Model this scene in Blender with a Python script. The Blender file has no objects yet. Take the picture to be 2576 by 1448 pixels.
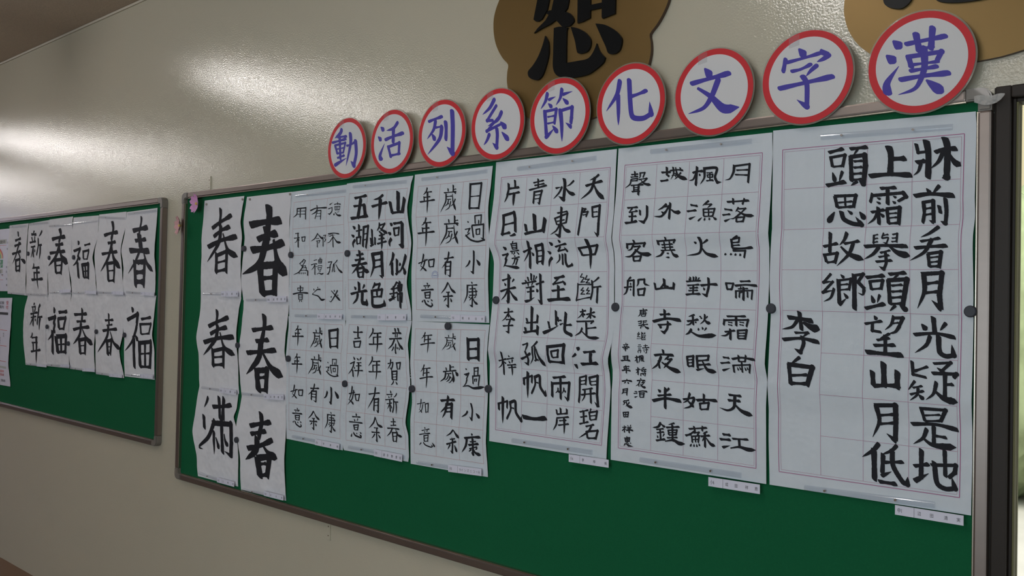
import bpy, bmesh, math, random
from mathutils import Vector, Matrix, noise
random.seed(7)
C = bpy.context.scene.collection
SC = bpy.context.scene
CH = 1.5                                   # camera height above the floor; wall heights in the data are relative to it
# ---------------------------------------------------------------- camera, world, lights, exposure
cd = bpy.data.cameras.new('camera'); cam = bpy.data.objects.new('camera', cd); C.objects.link(cam); SC.camera = cam
cd.sensor_fit = 'HORIZONTAL'; cd.sensor_width = 36.0; cd.lens = 2206.04 / 2576 * 36.0; cd.clip_start = 0.05
yaw, pit, rol = [math.radians(a) for a in (-41.2972, 0.9089, 1.1657)]
fw = Vector((math.sin(yaw)*math.cos(pit), math.cos(yaw)*math.cos(pit), math.sin(pit)))
rt = Vector((math.cos(yaw), -math.sin(yaw), 0)); up = rt.cross(fw)
r2 = rt*math.cos(rol) + up*math.sin(rol); u2 = -rt*math.sin(rol) + up*math.cos(rol)
cam.matrix_world = Matrix(((r2.x, u2.x, -fw.x, 0), (r2.y, u2.y, -fw.y, -1.8538), (r2.z, u2.z, -fw.z, CH), (0, 0, 0, 1)))
SC.view_settings.view_transform = 'Standard'; SC.view_settings.look = 'None'
SC.view_settings.exposure = 0.0; SC.view_settings.gamma = 1.0; SC.view_settings.use_curve_mapping = False
w = bpy.data.worlds.new('World'); SC.world = w; w.use_nodes = True
w.node_tree.nodes['Background'].inputs[0].default_value = (0.80, 0.90, 1.0, 1)
w.node_tree.nodes['Background'].inputs[1].default_value = 0.6

def area(name, loc, target, sx, sy, power, col, spread=180):
    l = bpy.data.lights.new(name, 'AREA'); l.shape = 'RECTANGLE'; l.size = sx; l.size_y = sy; l.energy = power; l.color = col
    l.spread = math.radians(spread)
    o = bpy.data.objects.new(name, l); C.objects.link(o); o.location = loc
    o.rotation_euler = (Vector(target) - Vector(loc)).to_track_quat('-Z', 'Y').to_euler(); return o
CEIL = CH + 1.339
# three rows of ceiling tubes running away from the wall, daylight from the windows across the room and in the far end wall
# (the ceiling tubes are glowing meshes, see ceiling_lamp below)
TUBE_GLOW = 26.5
area('window_daylight', (-0.2, -5.85, CH-0.15), (-0.5, 0, CH+0.1), 4.4, 2.0, 90, (0.78, 0.92, 1.0))
area('end_window_daylight', (-14.4, -2.3, CH+0.55), (0, -1.9, CH+0.5), 1.6, 1.2, 16, (0.70, 0.72, 1.0))

# ---------------------------------------------------------------- materials
def mat(name, col, rough=0.6, metal=0.0, spec=0.5, bump=None, var=None, alpha=None, trans=0, ior=1.45, coat=0, emis=None):
    m = bpy.data.materials.new(name); m.use_nodes = True; nt = m.node_tree; b = nt.nodes['Principled BSDF']
    b.inputs['Base Color'].default_value = (*col, 1); b.inputs['Roughness'].default_value = rough
    b.inputs['Metallic'].default_value = metal; b.inputs['Specular IOR Level'].default_value = spec
    b.inputs['Transmission Weight'].default_value = trans; b.inputs['IOR'].default_value = ior
    b.inputs['Coat Weight'].default_value = coat
    if alpha is not None: b.inputs['Alpha'].default_value = alpha
    if emis: b.inputs['Emission Color'].default_value = (*emis[0], 1); b.inputs['Emission Strength'].default_value = emis[1]
    tc = nt.nodes.new('ShaderNodeTexCoord')
    if var:                                          # (scale, amount) mottled colour
        n = nt.nodes.new('ShaderNodeTexNoise'); n.inputs['Scale'].default_value = var[0]; n.inputs['Detail'].default_value = 4
        mp = nt.nodes.new('ShaderNodeMapping')
        if len(var) > 2: mp.inputs['Scale'].default_value = var[2]
        nt.links.new(tc.outputs['Object'], mp.inputs[0]); nt.links.new(mp.outputs[0], n.inputs['Vector'])
        mx = nt.nodes.new('ShaderNodeMix'); mx.data_type = 'RGBA'
        mx.inputs[6].default_value = (*[c*(1-var[1]) for c in col], 1); mx.inputs[7].default_value = (*[min(1, c*(1+var[1])) for c in col], 1)
        nt.links.new(n.outputs['Fac'], mx.inputs[0]); nt.links.new(mx.outputs[2], b.inputs['Base Color'])
    if bump:                                         # list of (scale, distance, detail)
        prev = None
        for sc, dist, det in bump:
            n = nt.nodes.new('ShaderNodeTexNoise'); n.inputs['Scale'].default_value = sc; n.inputs['Detail'].default_value = det
            nt.links.new(tc.outputs['Object'], n.inputs['Vector'])
            bp = nt.nodes.new('ShaderNodeBump'); bp.inputs['Strength'].default_value = 1; bp.inputs['Distance'].default_value = dist
            nt.links.new(n.outputs['Fac'], bp.inputs['Height'])
            if prev: nt.links.new(prev.outputs[0], bp.inputs['Normal'])
            prev = bp
        nt.links.new(prev.outputs[0], b.inputs['Normal'])
    return m
M = dict(
 wall=mat('wall_paint', (0.59, 0.56, 0.445), 0.155, spec=0.5, ior=1.75, bump=[(200, 0.00055, 1)], var=(1.3, 0.03)),
 ceiling=mat('ceiling_board', (0.55, 0.47, 0.38), 0.9, bump=[(120, 0.002, 2)], var=(60, 0.12)),
 floor=mat('floor_vinyl', (0.19, 0.10, 0.04), 0.5, var=(5, 0.15)),
 far=mat('dark_far_wall', (0.24, 0.19, 0.13), 0.8), trim=mat('trim_paint', (0.62, 0.57, 0.47), 0.5),
 felt=mat('green_felt', (0.009, 0.125, 0.050), 0.95, spec=0.15, bump=[(900, 0.0006, 2)], var=(220, 0.10)),
 alu=mat('bronze_aluminium', (0.265, 0.222, 0.20), 0.32, metal=0.72, var=(2, 0.06, (0.4, 30, 30))),
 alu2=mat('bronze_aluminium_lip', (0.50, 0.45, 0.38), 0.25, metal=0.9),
 cap=mat('grey_plastic_corner', (0.20, 0.185, 0.165), 0.4, coat=0.15),
 paper=mat('calligraphy_paper', (0.70, 0.765, 0.83), 0.9, spec=0.2, bump=[(22, 0.0045, 2), (900, 0.0002, 2)], var=(30, 0.03, (2.2, 1, 0.5))),
 paper2=mat('practice_paper', (0.80, 0.81, 0.86), 0.9, spec=0.2, bump=[(13, 0.014, 2), (700, 0.0002, 2)], var=(18, 0.03)),
 ink=mat('black_ink', (0.017, 0.018, 0.024), 0.75, spec=0.3),
 ink_dry=mat('dry_grey_ink', (0.045, 0.045, 0.055), 0.85, spec=0.2, var=(120, 0.5)),
 red_line=mat('red_grid_print', (0.58, 0.32, 0.36), 0.8), red_faint=mat('pale_red_grid_print', (0.65, 0.65, 0.70), 0.85),
 mag_line=mat('magenta_grid_print', (0.44, 0.13, 0.29), 0.8), mag_faint=mat('thin_magenta_grid_print', (0.54, 0.33, 0.46), 0.8),
 card=mat('white_card', (0.78, 0.79, 0.92), 0.55), print=mat('printed_text', (0.06, 0.06, 0.07), 0.7),
 pin=mat('brass_pin', (0.22, 0.16, 0.12), 0.4, metal=0.5), tan=mat('tan_plastic', (0.42, 0.37, 0.34), 0.45),
 magnet=mat('dark_grey_magnet', (0.050, 0.055, 0.070), 0.5, spec=0.4),
 red=mat('red_print', (0.66, 0.035, 0.045), 0.5, spec=0.3), white=mat('white_print', (0.74, 0.75, 0.77), 0.5, spec=0.3),
 blue=mat('blue_print', (0.075, 0.062, 0.42), 0.5, spec=0.3), lam=mat('laminate_film', (0.42, 0.40, 0.34), 0.3, coat=0.2, alpha=0.35),
 tapef=mat('clear_tape', (0.55, 0.53, 0.55), 0.4, alpha=0.18), tapew=mat('crumpled_tape', (0.62, 0.61, 0.59), 0.4, alpha=0.7, bump=[(60, 0.01, 2)]),
 gold=mat('bronze_gold_board', (0.235, 0.150, 0.052), 0.40, metal=0.55), gold_edge=mat('dark_board_edge', (0.12, 0.07, 0.045), 0.5),
 black=mat('black_letter', (0.006, 0.007, 0.008), 0.35, spec=0.22),
 pink=mat('pink_paper', (0.72, 0.36, 0.66), 0.7, var=(40, 0.2)), pink2=mat('pale_pink_paper', (0.70, 0.40, 0.42), 0.7, var=(40, 0.15)), yellow=mat('yellow_stamens', (0.75, 0.58, 0.12), 0.6),
 frame=mat('dark_brown_frame', (0.030, 0.022, 0.017), 0.45, spec=0.3), seal=mat('window_gasket', (0.16, 0.15, 0.06), 0.6),
 glass=mat('window_glass', (1, 1, 1), 0.0, trans=1.0, ior=1.02),
 leaf=mat('hedge_leaves', (0.30, 0.36, 0.20), 0.8, var=(6, 0.4)), pave=mat('pale_pavement', (0.62, 0.60, 0.55), 0.9, var=(3, 0.12)), wall2=mat('far_house_wall', (0.70, 0.62, 0.40), 0.9),
 stamp=mat('blue_stamp_ink', (0.30, 0.36, 0.62), 0.8),
 tube=mat('lit_tube', (0.9, 0.9, 0.88), 0.5, emis=((1.0, 0.945, 0.93), TUBE_GLOW)), housing=mat('lamp_housing', (0.7, 0.7, 0.68), 0.5),
)
for k, c in dict(c1=(0.70,0.10,0.08), c2=(0.75,0.55,0.08), c3=(0.16,0.42,0.14), c4=(0.22,0.16,0.36), c5=(0.05,0.30,0.13), c6=(0.55,0.57,0.55)).items(): M[k] = mat('poster_'+k, c, 0.5)

def clear_mat():
    m = bpy.data.materials.new('clear_plastic'); m.use_nodes = True; nt = m.node_tree; nt.nodes.clear()
    out = nt.nodes.new('ShaderNodeOutputMaterial'); mx = nt.nodes.new('ShaderNodeMixShader'); t = nt.nodes.new('ShaderNodeBsdfTransparent'); g = nt.nodes.new('ShaderNodeBsdfGlossy')
    lw = nt.nodes.new('ShaderNodeFresnel'); lw.inputs['IOR'].default_value = 1.85; t.inputs[0].default_value = (0.95, 0.96, 0.975, 1); g.inputs['Roughness'].default_value = 0.10
    ge = nt.nodes.new('ShaderNodeNewGeometry'); sb = nt.nodes.new('ShaderNodeMath'); sb.operation = 'SUBTRACT'; sb.inputs[0].default_value = 1.0; mu = nt.nodes.new('ShaderNodeMath'); mu.operation = 'MULTIPLY'
    nt.links.new(ge.outputs['Backfacing'], sb.inputs[1]); nt.links.new(sb.outputs[0], mu.inputs[0]); nt.links.new(lw.outputs[0], mu.inputs[1])
    nt.links.new(mu.outputs[0], mx.inputs[0]); nt.links.new(t.outputs[0], mx.inputs[1]); nt.links.new(g.outputs[0], mx.inputs[2]); nt.links.new(mx.outputs[0], out.inputs[0]); return m
M['clear'] = clear_mat()
# ---------------------------------------------------------------- helpers
def tag(o, label=None, cat=None, group=None, kind=None):
    for k, v in (('label', label), ('category', cat), ('group', group), ('kind', kind)):
        if v: o[k] = v
    return o
def mk(name, verts, faces, m, parent=None, smooth=False):
    me = bpy.data.meshes.new(name); me.from_pydata([tuple(v) for v in verts], [], faces); me.update()
    if m: me.materials.append(M[m])
    if smooth: me.polygons.foreach_set('use_smooth', [True]*len(me.polygons))
    o = bpy.data.objects.new(name, me); C.objects.link(o)
    if parent: o.parent = parent; o.matrix_parent_inverse = parent.matrix_world.inverted() if False else Matrix.Translation(-parent.location)
    return o
def empty(name, loc):
    o = bpy.data.objects.new(name, None); C.objects.link(o); o.location = loc; o.empty_display_size = 0.05; return o
def box(name, x0, x1, y0, y1, z0, z1, m, parent=None, bevel=0):
    bm = bmesh.new(); bmesh.ops.create_cube(bm, size=1)
    for v in bm.verts: v.co = Vector(((x0+x1)/2+v.co.x*(x1-x0), (y0+y1)/2+v.co.y*(y1-y0), (z0+z1)/2+v.co.z*(z1-z0)))
    if bevel: bmesh.ops.bevel(bm, geom=bm.edges[:], offset=bevel, segments=2, affect='EDGES', profile=0.6)
    me = bpy.data.meshes.new(name); bm.to_mesh(me); bm.free(); me.materials.append(M[m])
    o = bpy.data.objects.new(name, me); C.objects.link(o)
    if parent: o.parent = parent; o.matrix_parent_inverse = Matrix.Translation(-parent.location)
    return o
def prism(name, outline, y0, y1, m, parent=None, bevel=0, m_side=None):
    """outline: (x, z) points; extruded from y0 (front) to y1 (back)"""
    bm = bmesh.new(); f = bm.faces.new([bm.verts.new((x, y0, z)) for x, z in outline])
    r = bmesh.ops.extrude_face_region(bm, geom=[f]); vs = [g for g in r['geom'] if isinstance(g, bmesh.types.BMVert)]
    for v in vs: v.co.y = y1
    bm.faces.ensure_lookup_table(); bmesh.ops.recalc_face_normals(bm, faces=bm.faces[:])
    if bevel:
        es = [e for e in bm.edges if abs(e.verts[0].co.y-y0) < 1e-6 and abs(e.verts[1].co.y-y0) < 1e-6]
        bmesh.ops.bevel(bm, geom=es, offset=bevel, segments=2, affect='EDGES')
    me = bpy.data.meshes.new(name); bm.to_mesh(me); bm.free(); me.materials.append(M[m])
    if m_side:
        me.materials.append(M[m_side])
        for p in me.polygons:
            if abs(p.normal.y) < 0.7: p.material_index = 1
    o = bpy.data.objects.new(name, me); C.objects.link(o)
    if parent: o.parent = parent; o.matrix_parent_inverse = Matrix.Translation(-parent.location)
    return o
def circle(cx, cz, r, n=64): return [(cx+r*math.cos(2*math.pi*i/n), cz+r*math.sin(2*math.pi*i/n)) for i in range(n)]

# ---------------------------------------------------------------- brush strokes
PROF = dict(h=[(0,.92),(.12,.95),(.35,.72),(.65,.74),(.88,1.10),(1,.90)], v=[(0,1.0),(.14,1.02),(.5,.86),(.88,1.0),(1,.82)],
 n=[(0,.95),(.12,1.0),(.6,.8),(.85,.5),(1,.08)], p=[(0,.95),(.10,1.0),(.45,.84),(.8,.5),(1,.08)], q=[(0,.35),(.3,.60),(.72,1.15),(.84,1.10),(1,.10)],
 t=[(0,1.0),(.2,1.0),(.5,.68),(1,.08)], d=[(0,.18),(.25,.62),(.68,1.15),(.88,1.0),(1,.55)], u=[(0,.9),(1,.92)], f=[(0,.92),(.3,.80),(1,.05)], m=[(0,1.0),(1,.92)])
def prof(t, x):
    P = PROF[t]
    for (a, wa), (b, wb) in zip(P, P[1:]):
        if x <= b: return wa+(wb-wa)*(x-a)/(b-a)
    return P[-1][1]
def spline(pts, n=6):
    if len(pts) < 3: return [Vector(pts[0]).lerp(Vector(pts[-1]), i/n) for i in range(n+1)]
    P = [Vector(p) for p in pts]; P = [P[0]*2-P[1]]+P+[P[-1]*2-P[-2]]; out = []
    for i in range(1, len(P)-2):
        for j in range(n):
            t = j/n; a, b, c, d = P[i-1], P[i], P[i+1], P[i+2]; m1 = (c-a)*0.42; m2 = (d-b)*0.42
            out.append(b*(2*t**3-3*t*t+1)+m1*(t**3-2*t*t+t)+c*(-2*t**3+3*t*t)+m2*(t**3-t*t))
    out.append(P[-2]); return out
def resample(pts, step):
    P = [Vector(p) for p in pts]; L = [0]
    for a, b in zip(P, P[1:]): L.append(L[-1]+(b-a).length)
    T = L[-1] or 1e-6; n = max(4, int(T/step)); out = []; j = 0
    for i in range(n+1):
        s = T*i/n
        while j < len(L)-2 and L[j+1] < s: j += 1
        d = L[j+1]-L[j] or 1e-9; out.append((P[j].lerp(P[j+1], (s-L[j])/d), s/T))
    return out, T
NIB = Vector((0.7071, -0.7071))                    # the brush tip lies from upper left to lower right
def split(t, wd, pts):
    """break a turning stroke into pieces that overlap at the corners"""
    if t == 'z' or (t == 'u' and len(pts) > 2):
        out = []
        for i in range(len(pts)-1):
            a, b = Vector(pts[i]), Vector(pts[i+1]); d = (b-a).normalized()
            if i < len(pts)-2: b = b+d*wd*0.12
            w_ = wd*(1.0 if abs(d.x) < 0.7 else 0.84); out.append(('m', w_, [tuple(a), tuple(b)]))
        for i in range(1, len(pts)-1): out.append(('o', wd*1.08, [pts[i]]))
        return out
    if t == 'k':
        a, b = Vector(pts[-2]), Vector(pts[-1]); d = (b-a)
        return [('m', wd*0.9, pts[:-1]), ('o', wd*1.05, [tuple(a)]), ('f', wd*1.0, [tuple(a), tuple(b)])]
    return [(t, wd, pts)]
def ribbon(t, wd, pts, V, F, seed, rough=0.05, soft=False):
    """flat brush stroke as (x, z) polygons appended to V, F"""
    base = len(V)
    if t == 'o':                                   # blob at a corner
        c = Vector(pts[0]); K = 10
        for k in range(K):
            a = 2*math.pi*k/K; r = wd*0.5*(1+0.14*math.cos(2*(a+math.pi/4))); V.append(c+Vector((math.cos(a), math.sin(a)))*r)
        F.append(tuple(range(base, base+K))); return
    R, T = resample(spline(pts), max(0.0011, wd*0.28)); n = len(R)
    for i, (p, x) in enumerate(R):
        a = R[max(0, i-1)][0]; b = R[min(n-1, i+1)][0]; d = (b-a).normalized() if (b-a).length > 1e-9 else Vector((1, 0))
        w = prof(t, x)*wd*0.5*(1+rough*2*noise.noise(Vector((x*T*400+seed, seed*1.7, 0))))
        N = Vector((-d.y, d.x)); sl = sr = 0.0
        if i in (0, n-1) and w > wd*0.3 and t != 'f':           # ends are cut along the tip of the brush
            cn = NIB.dot(N); cdv = NIB.dot(d); k = max(-0.75, min(0.75, cdv/cn if abs(cn) > 0.2 else math.copysign(0.75, cdv*cn)))*(0.6 if soft else 0.8)
            sl, sr = w*k, -w*k
        V.append(p+N*w+d*sl); V.append(p-N*w+d*sr)
    for i in range(n-1):
        a = base+2*i; F.append((a, a+1, a+3, a+2))
    for (p, x), sign, i0 in ((R[0], -1, base), (R[-1], 1, base+2*n-2)):
        w = prof(t, x)*wd*0.5
        if w < wd*0.12: continue
        q = R[1][0] if sign < 0 else R[-2][0]; d = (p-q).normalized(); A, B = V[i0], V[i0+1]; b = len(V)
        m_ = (A+B)/2; bulge = w*(0.62 if soft else 0.30)
        V.append(A.lerp(B, 0.2)+d*bulge*0.75); V.append(A.lerp(B, 0.55)+d*bulge); V.append(A.lerp(B, 0.85)+d*bulge*0.6)
        F.append((i0, b, b+1, b+2, i0+1))
def ink_char(name, strokes, ox, oz, yf, m, parent, rough=0.06, thick=1.0, soft=False):
    V, F, Y = [], [], []
    i = 0
    for st in strokes:
        for t, wd, pts in split(st[0], st[1]*thick, st[2]):
            a = len(V); ribbon(t, wd, pts, V, F, random.random()*50, rough, soft); Y += [i*0.000012]*(len(V)-a); i += 1
    vv = [(v.x+ox, yf(v.x+ox, v.y+oz)-0.0009-y, v.y+oz+CH) for v, y in zip(V, Y)]
    return mk(name, vv, F, m, parent)
def text(name, s, x, z, size, y, m, parent, ang=0.0, sx=1.0, align='LEFT'):
    cu = bpy.data.curves.new(name, 'FONT'); cu.body = s; cu.size = size; cu.align_x = align; cu.resolution_u = 2
    o = bpy.data.objects.new(name, cu); C.objects.link(o)
    me = bpy.data.meshes.new_from_object(o.evaluated_get(bpy.context.evaluated_depsgraph_get())); bpy.data.objects.remove(o)
    ca, sa = math.cos(ang), math.sin(ang)
    for v in me.vertices:
        px, pz = v.co.x*sx, v.co.y; v.co = (x+px*ca-pz*sa, y, z+px*sa+pz*ca+CH)
    me.materials.clear(); me.materials.append(M[m]); o = bpy.data.objects.new(name, me); C.objects.link(o)
    if parent: o.parent = parent; o.matrix_parent_inverse = Matrix.Translation(-parent.location)
    return o

# ---- measured outlines (metres in the wall plane; heights relative to the camera)
SHEETS={'P1': {
 'l': [(-0.8525,0.3924),(-0.8486,0.2128),(-0.8509,0.159),(-0.8515,0.054),(-0.8483,-0.0068),(-0.8512,-0.2021),(-0.8511,-0.2784),(-0.847,-0.3908)],'r': [(-0.4425,0.3828),(-0.4408,0.3604),(-0.4408,0.1912),(-0.4437,0.1449),(-0.4408,0.0271),(-0.4408,0.0021),(-0.4408,-0.0857),(-0.4413,-0.2031),(-0.4408,-0.2785),(-0.442,-0.3877)],'g': [(-0.8284,0.347),(-0.4627,0.3417),(-0.4614,-0.357),(-0.8254,-0.3589)],'n': (4,8)},'P2': {
 'l': [(-1.2662,0.394),(-1.2677,0.2966),(-1.2738,0.162),(-1.2666,0.0868),(-1.2631,0.0044),(-1.2673,-0.048),(-1.2712,-0.1451),(-1.2678,-0.1895),(-1.271,-0.3928)],'r': [(-0.8538,0.3885),(-0.8516,0.3413),(-0.853,0.2537),(-0.8563,0.1517),(-0.8535,0.0611),(-0.8541,-0.0166),(-0.8588,-0.1261),(-0.8555,-0.1594),(-0.8544,-0.3907)],'g': [(-1.2449,0.3497),(-0.8756,0.3451),(-0.8787,-0.3593),(-1.2475,-0.3598)],'n': (4,8)},'P3': {
 'l': [(-1.6862,0.397),(-1.6869,0.3129),(-1.6996,0.1623),(-1.6833,0.1057),(-1.6821,0.0204),(-1.6917,-0.1558),(-1.6885,-0.3957)],'r': [(-1.271,0.3935),(-1.2714,0.2438),(-1.2761,0.1561),(-1.2693,0.0858),(-1.2656,-0.0158),(-1.2643,-0.071),(-1.28,-0.1552),(-1.2748,-0.2187),(-1.2844,-0.3938)],'g': [(-1.6622,0.3513),(-1.2911,0.3476),(-1.2968,-0.3601),(-1.6651,-0.3609)],'n': (4,8)},'P4': {
 'l': [(-2.0276,0.389),(-2.0355,0.2583),(-2.0248,0.1754),(-2.0296,0.0788),(-2.0249,-0.0661)],'r': [(-1.6992,0.388),(-1.7017,0.3511),(-1.7093,0.2689),(-1.7018,0.1628),(-1.7052,0.077),(-1.6999,-0.0613)],'g': [(-2.0105,0.3508),(-1.7175,0.3507),(-1.7125,-0.0293),(-2.004,-0.0299)],'n': (3,4)},'P4b': {
 'l': [(-2.026,-0.0659),(-2.0263,-0.1922),(-2.0171,-0.2554),(-2.0132,-0.3078),(-2.0205,-0.3681),(-2.0184,-0.5054)],'r': [(-1.6997,-0.0658),(-1.7043,-0.1489),(-1.6963,-0.2659),(-1.7006,-0.4033),(-1.6933,-0.4986)],'g': [(-2.0115,-0.0889),(-1.7157,-0.0826),(-1.7072,-0.4629),(-1.9991,-0.4702)],'n': (3,4)},'P5': {
 'l': [(-2.3636,0.3861),(-2.3686,0.2746),(-2.3604,0.22),(-2.3586,0.0806),(-2.3529,-0.0738)],'r': [(-2.0345,0.3866),(-2.0441,0.3561),(-2.0551,0.2882),(-2.0316,0.172),(-2.05,0.05),(-2.0281,-0.0465),(-2.0276,-0.0642)],'g': [(-2.3437,0.3507),(-2.0518,0.3494),(-2.05,-0.0291),(-2.3387,-0.0331)],'n': (3,4)},'P6': {
 'l': [(-2.3509,-0.0695),(-2.355,-0.1132),(-2.3603,-0.2177),(-2.3488,-0.2793),(-2.3473,-0.2971),(-2.3509,-0.3259),(-2.3558,-0.3939),(-2.355,-0.4707),(-2.3497,-0.4989),(-2.3432,-0.5048)],'r': [(-2.0266,-0.0649),(-2.0391,-0.1404),(-2.0296,-0.1977),(-2.0212,-0.2631),(-2.0255,-0.2875),(-2.041,-0.3835),(-2.0276,-0.4245),(-2.0242,-0.4883),(-2.0278,-0.5005)],'g': [(-2.3341,-0.0859),(-2.0429,-0.085),(-2.0396,-0.4637),(-2.3332,-0.4697)],'n': (3,4)},'P7': {
 'l': [(-2.6812,0.3796),(-2.6828,0.3406),(-2.6829,0.2016),(-2.6755,0.1657),(-2.6828,0.1238),(-2.6787,-0.0448),(-2.677,-0.0861)],'r': [(-2.3571,0.383),(-2.3637,0.2744),(-2.3572,0.214),(-2.3586,0.0806),(-2.355,-0.0738)],'g': [(-2.6661,0.3404),(-2.3742,0.3442),(-2.3645,-0.0367),(-2.6578,-0.0411)],'n': (3,4)},'P8': {
 'l': [(-2.6839,-0.0678),(-2.6786,-0.0955),(-2.6865,-0.2093),(-2.6793,-0.2826),(-2.6789,-0.3908),(-2.6765,-0.5059)],'r': [(-2.3568,-0.0668),(-2.3508,-0.1308),(-2.3592,-0.1956),(-2.3482,-0.2957),(-2.3553,-0.4058),(-2.3537,-0.5067)],'g': [(-2.6662,-0.0892),(-2.3669,-0.0888),(-2.3689,-0.4696),(-2.6586,-0.472)],'n': (3,4)},'C1a': {
 'l': [(-3.2839,0.385),(-3.2889,0.2349),(-3.288,0.0867),(-3.2942,-0.0191)],'r': [(-2.9918,0.3852),(-3.0002,0.3336),(-3.0053,0.2858),(-2.9916,0.2251),(-2.9934,0.185),(-2.9963,0.0855),(-2.9905,0.0252),(-2.9955,-0.0104)],'g': None,'n': (4,8)},'C1b': {
 'l': [(-3.2947,-0.0079),(-3.2922,-0.0595),(-3.3115,-0.1714),(-3.2941,-0.2374),(-3.2877,-0.3647)],'r': [(-2.9958,-0.0044),(-3.0072,-0.0533),(-3.0162,-0.1432),(-2.9959,-0.2789),(-2.9955,-0.3722)],'g': None,'n': (4,8)},'C1c': {
 'l': [(-3.288,-0.3583),(-3.3028,-0.4493),(-3.325,-0.5517),(-3.2869,-0.658),(-3.2834,-0.7278)],'r': [(-2.9979,-0.3679),(-3.0033,-0.4212),(-3.0211,-0.4597),(-2.9994,-0.5046),(-2.9799,-0.6066),(-2.9858,-0.7245)],'g': None,'n': (4,8)},'C2a': {
 'l': [(-2.9736,0.3802),(-2.9872,0.285),(-2.9736,0.2245),(-2.987,0.125),(-2.9923,0.0651),(-2.9806,-0.0148)],'r': [(-2.6808,0.3802),(-2.685,0.2528),(-2.6779,0.1395),(-2.6772,0.0646),(-2.6819,-0.0277)],'g': None,'n': (4,8)},'C2b': {
 'l': [(-2.9779,-0.0072),(-2.9767,-0.0527),(-2.9838,-0.1211),(-2.9981,-0.2311),(-2.9837,-0.3147),(-2.9759,-0.3826)],'r': [(-2.6823,-0.0177),(-2.6806,-0.0463),(-2.6958,-0.1949),(-2.6761,-0.2528),(-2.6833,-0.3858)],'g': None,'n': (4,8)},'C2c': {
 'l': [(-2.9761,-0.3766),(-2.9996,-0.4994),(-2.9693,-0.6263),(-2.9644,-0.7324)],'r': [(-2.6856,-0.3774),(-2.6759,-0.4641),(-2.6793,-0.5872),(-2.671,-0.7263)],'g': None,'n': (4,8)},'La1': {
 'l': [(-3.9654,0.374),(-3.97,0.2909),(-4.0003,0.2007),(-3.9753,0.1147),(-3.9803,0.0467),(-3.9689,-0.0124)],'r': [(-3.6769,0.3774),(-3.6768,0.2796),(-3.6812,0.1847),(-3.6699,0.09),(-3.6772,-0.016)],'g': None,'n': (4,8)},'La2': {
 'l': [(-4.2523,0.3772),(-4.2475,0.3016),(-4.2833,0.1885),(-4.2566,0.0225),(-4.2493,-0.0118)],'r': [(-3.9711,0.3765),(-3.9676,0.3181),(-4.0045,0.2056),(-3.9874,0.119),(-3.9717,-0.0124)],'g': None,'n': (4,8)},'La3': {
 'l': [(-4.5446,0.377),(-4.5482,0.2682),(-4.5764,0.145),(-4.546,0.0458),(-4.5353,-0.007)],'r': [(-4.2572,0.3737),(-4.2515,0.2828),(-4.2994,0.1747),(-4.2663,0.0935),(-4.2546,-0.01)],'g': None,'n': (4,8)},'La4': {
 'l': [(-4.8442,0.3811),(-4.8417,0.2518),(-4.8405,0.1485),(-4.8294,-0.0077)],'r': [(-4.5525,0.3824),(-4.5452,0.2733),(-4.5438,0.2038),(-4.5764,0.145),(-4.5427,-0.0031)],'g': None,'n': (4,8)},'La5': {
 'l': [(-5.1206,0.3726),(-5.1155,0.2595),(-5.1235,0.0984),(-5.1286,-0.0191)],'r': [(-4.8441,0.3788),(-4.835,0.2516),(-4.8383,0.1175),(-4.8349,-0.0243)],'g': None,'n': (4,8)},'La6': {
 'l': [(-5.3967,0.3734),(-5.3917,0.2114),(-5.3964,-0.0107)],'r': [(-5.1241,0.3738),(-5.1316,0.206),(-5.1286,-0.0191)],'g': None,'n': (4,8)},'Lb1': {
 'l': [(-3.9616,-0.002),(-3.9786,-0.1022),(-3.9444,-0.206),(-3.9455,-0.373)],'r': [(-3.6683,-0.0038),(-3.6756,-0.0643),(-3.6849,-0.1747),(-3.6657,-0.2438),(-3.6637,-0.3684)],'g': None,'n': (4,8)},'Lb2': {
 'l': [(-4.2489,-0.0042),(-4.2611,-0.1041),(-4.2425,-0.2409),(-4.2434,-0.3836)],'r': [(-3.9614,-0.0069),(-3.9674,-0.0967),(-3.9596,-0.1752),(-3.9981,-0.2611),(-3.9505,-0.3816)],'g': None,'n': (4,8)},'Lb3': {
 'l': [(-4.5437,-0.0019),(-4.5579,-0.1981),(-4.5386,-0.3784)],'r': [(-4.2487,-0.0076),(-4.2618,-0.0931),(-4.251,-0.175),(-4.2629,-0.2749),(-4.2499,-0.3757)],'g': None,'n': (4,8)},'Lb4': {
 'l': [(-4.8296,-0.0044),(-4.8449,-0.2091),(-4.8294,-0.3822)],'r': [(-4.5501,-0.0049),(-4.5508,-0.1978),(-4.5459,-0.3761)],'g': None,'n': (4,8)},'Lb5': {
 'l': [(-5.1079,-0.0194),(-5.1425,-0.095),(-5.1503,-0.2078),(-5.112,-0.3941)],'r': [(-4.8362,-0.0136),(-4.8372,-0.2088),(-4.8289,-0.3883)],'g': None,'n': (4,8)},'poster': {
 'l': [(-6.4574,0.3588),(-6.5025,-0.0001)],'r': [(-5.3953,0.3567),(-5.3975,0.0027)],'g': None,'n': (4,8)},'notice': {
 'l': [(-6.1192,-0.0467),(-6.1293,-0.0961),(-6.1116,-0.5369)],'r': [(-5.3301,-0.0337),(-5.3331,-0.1989),(-5.3385,-0.2813),(-5.3507,-0.4063),(-5.3191,-0.5282)],'g': None,'n': (4,8)}}
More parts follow.
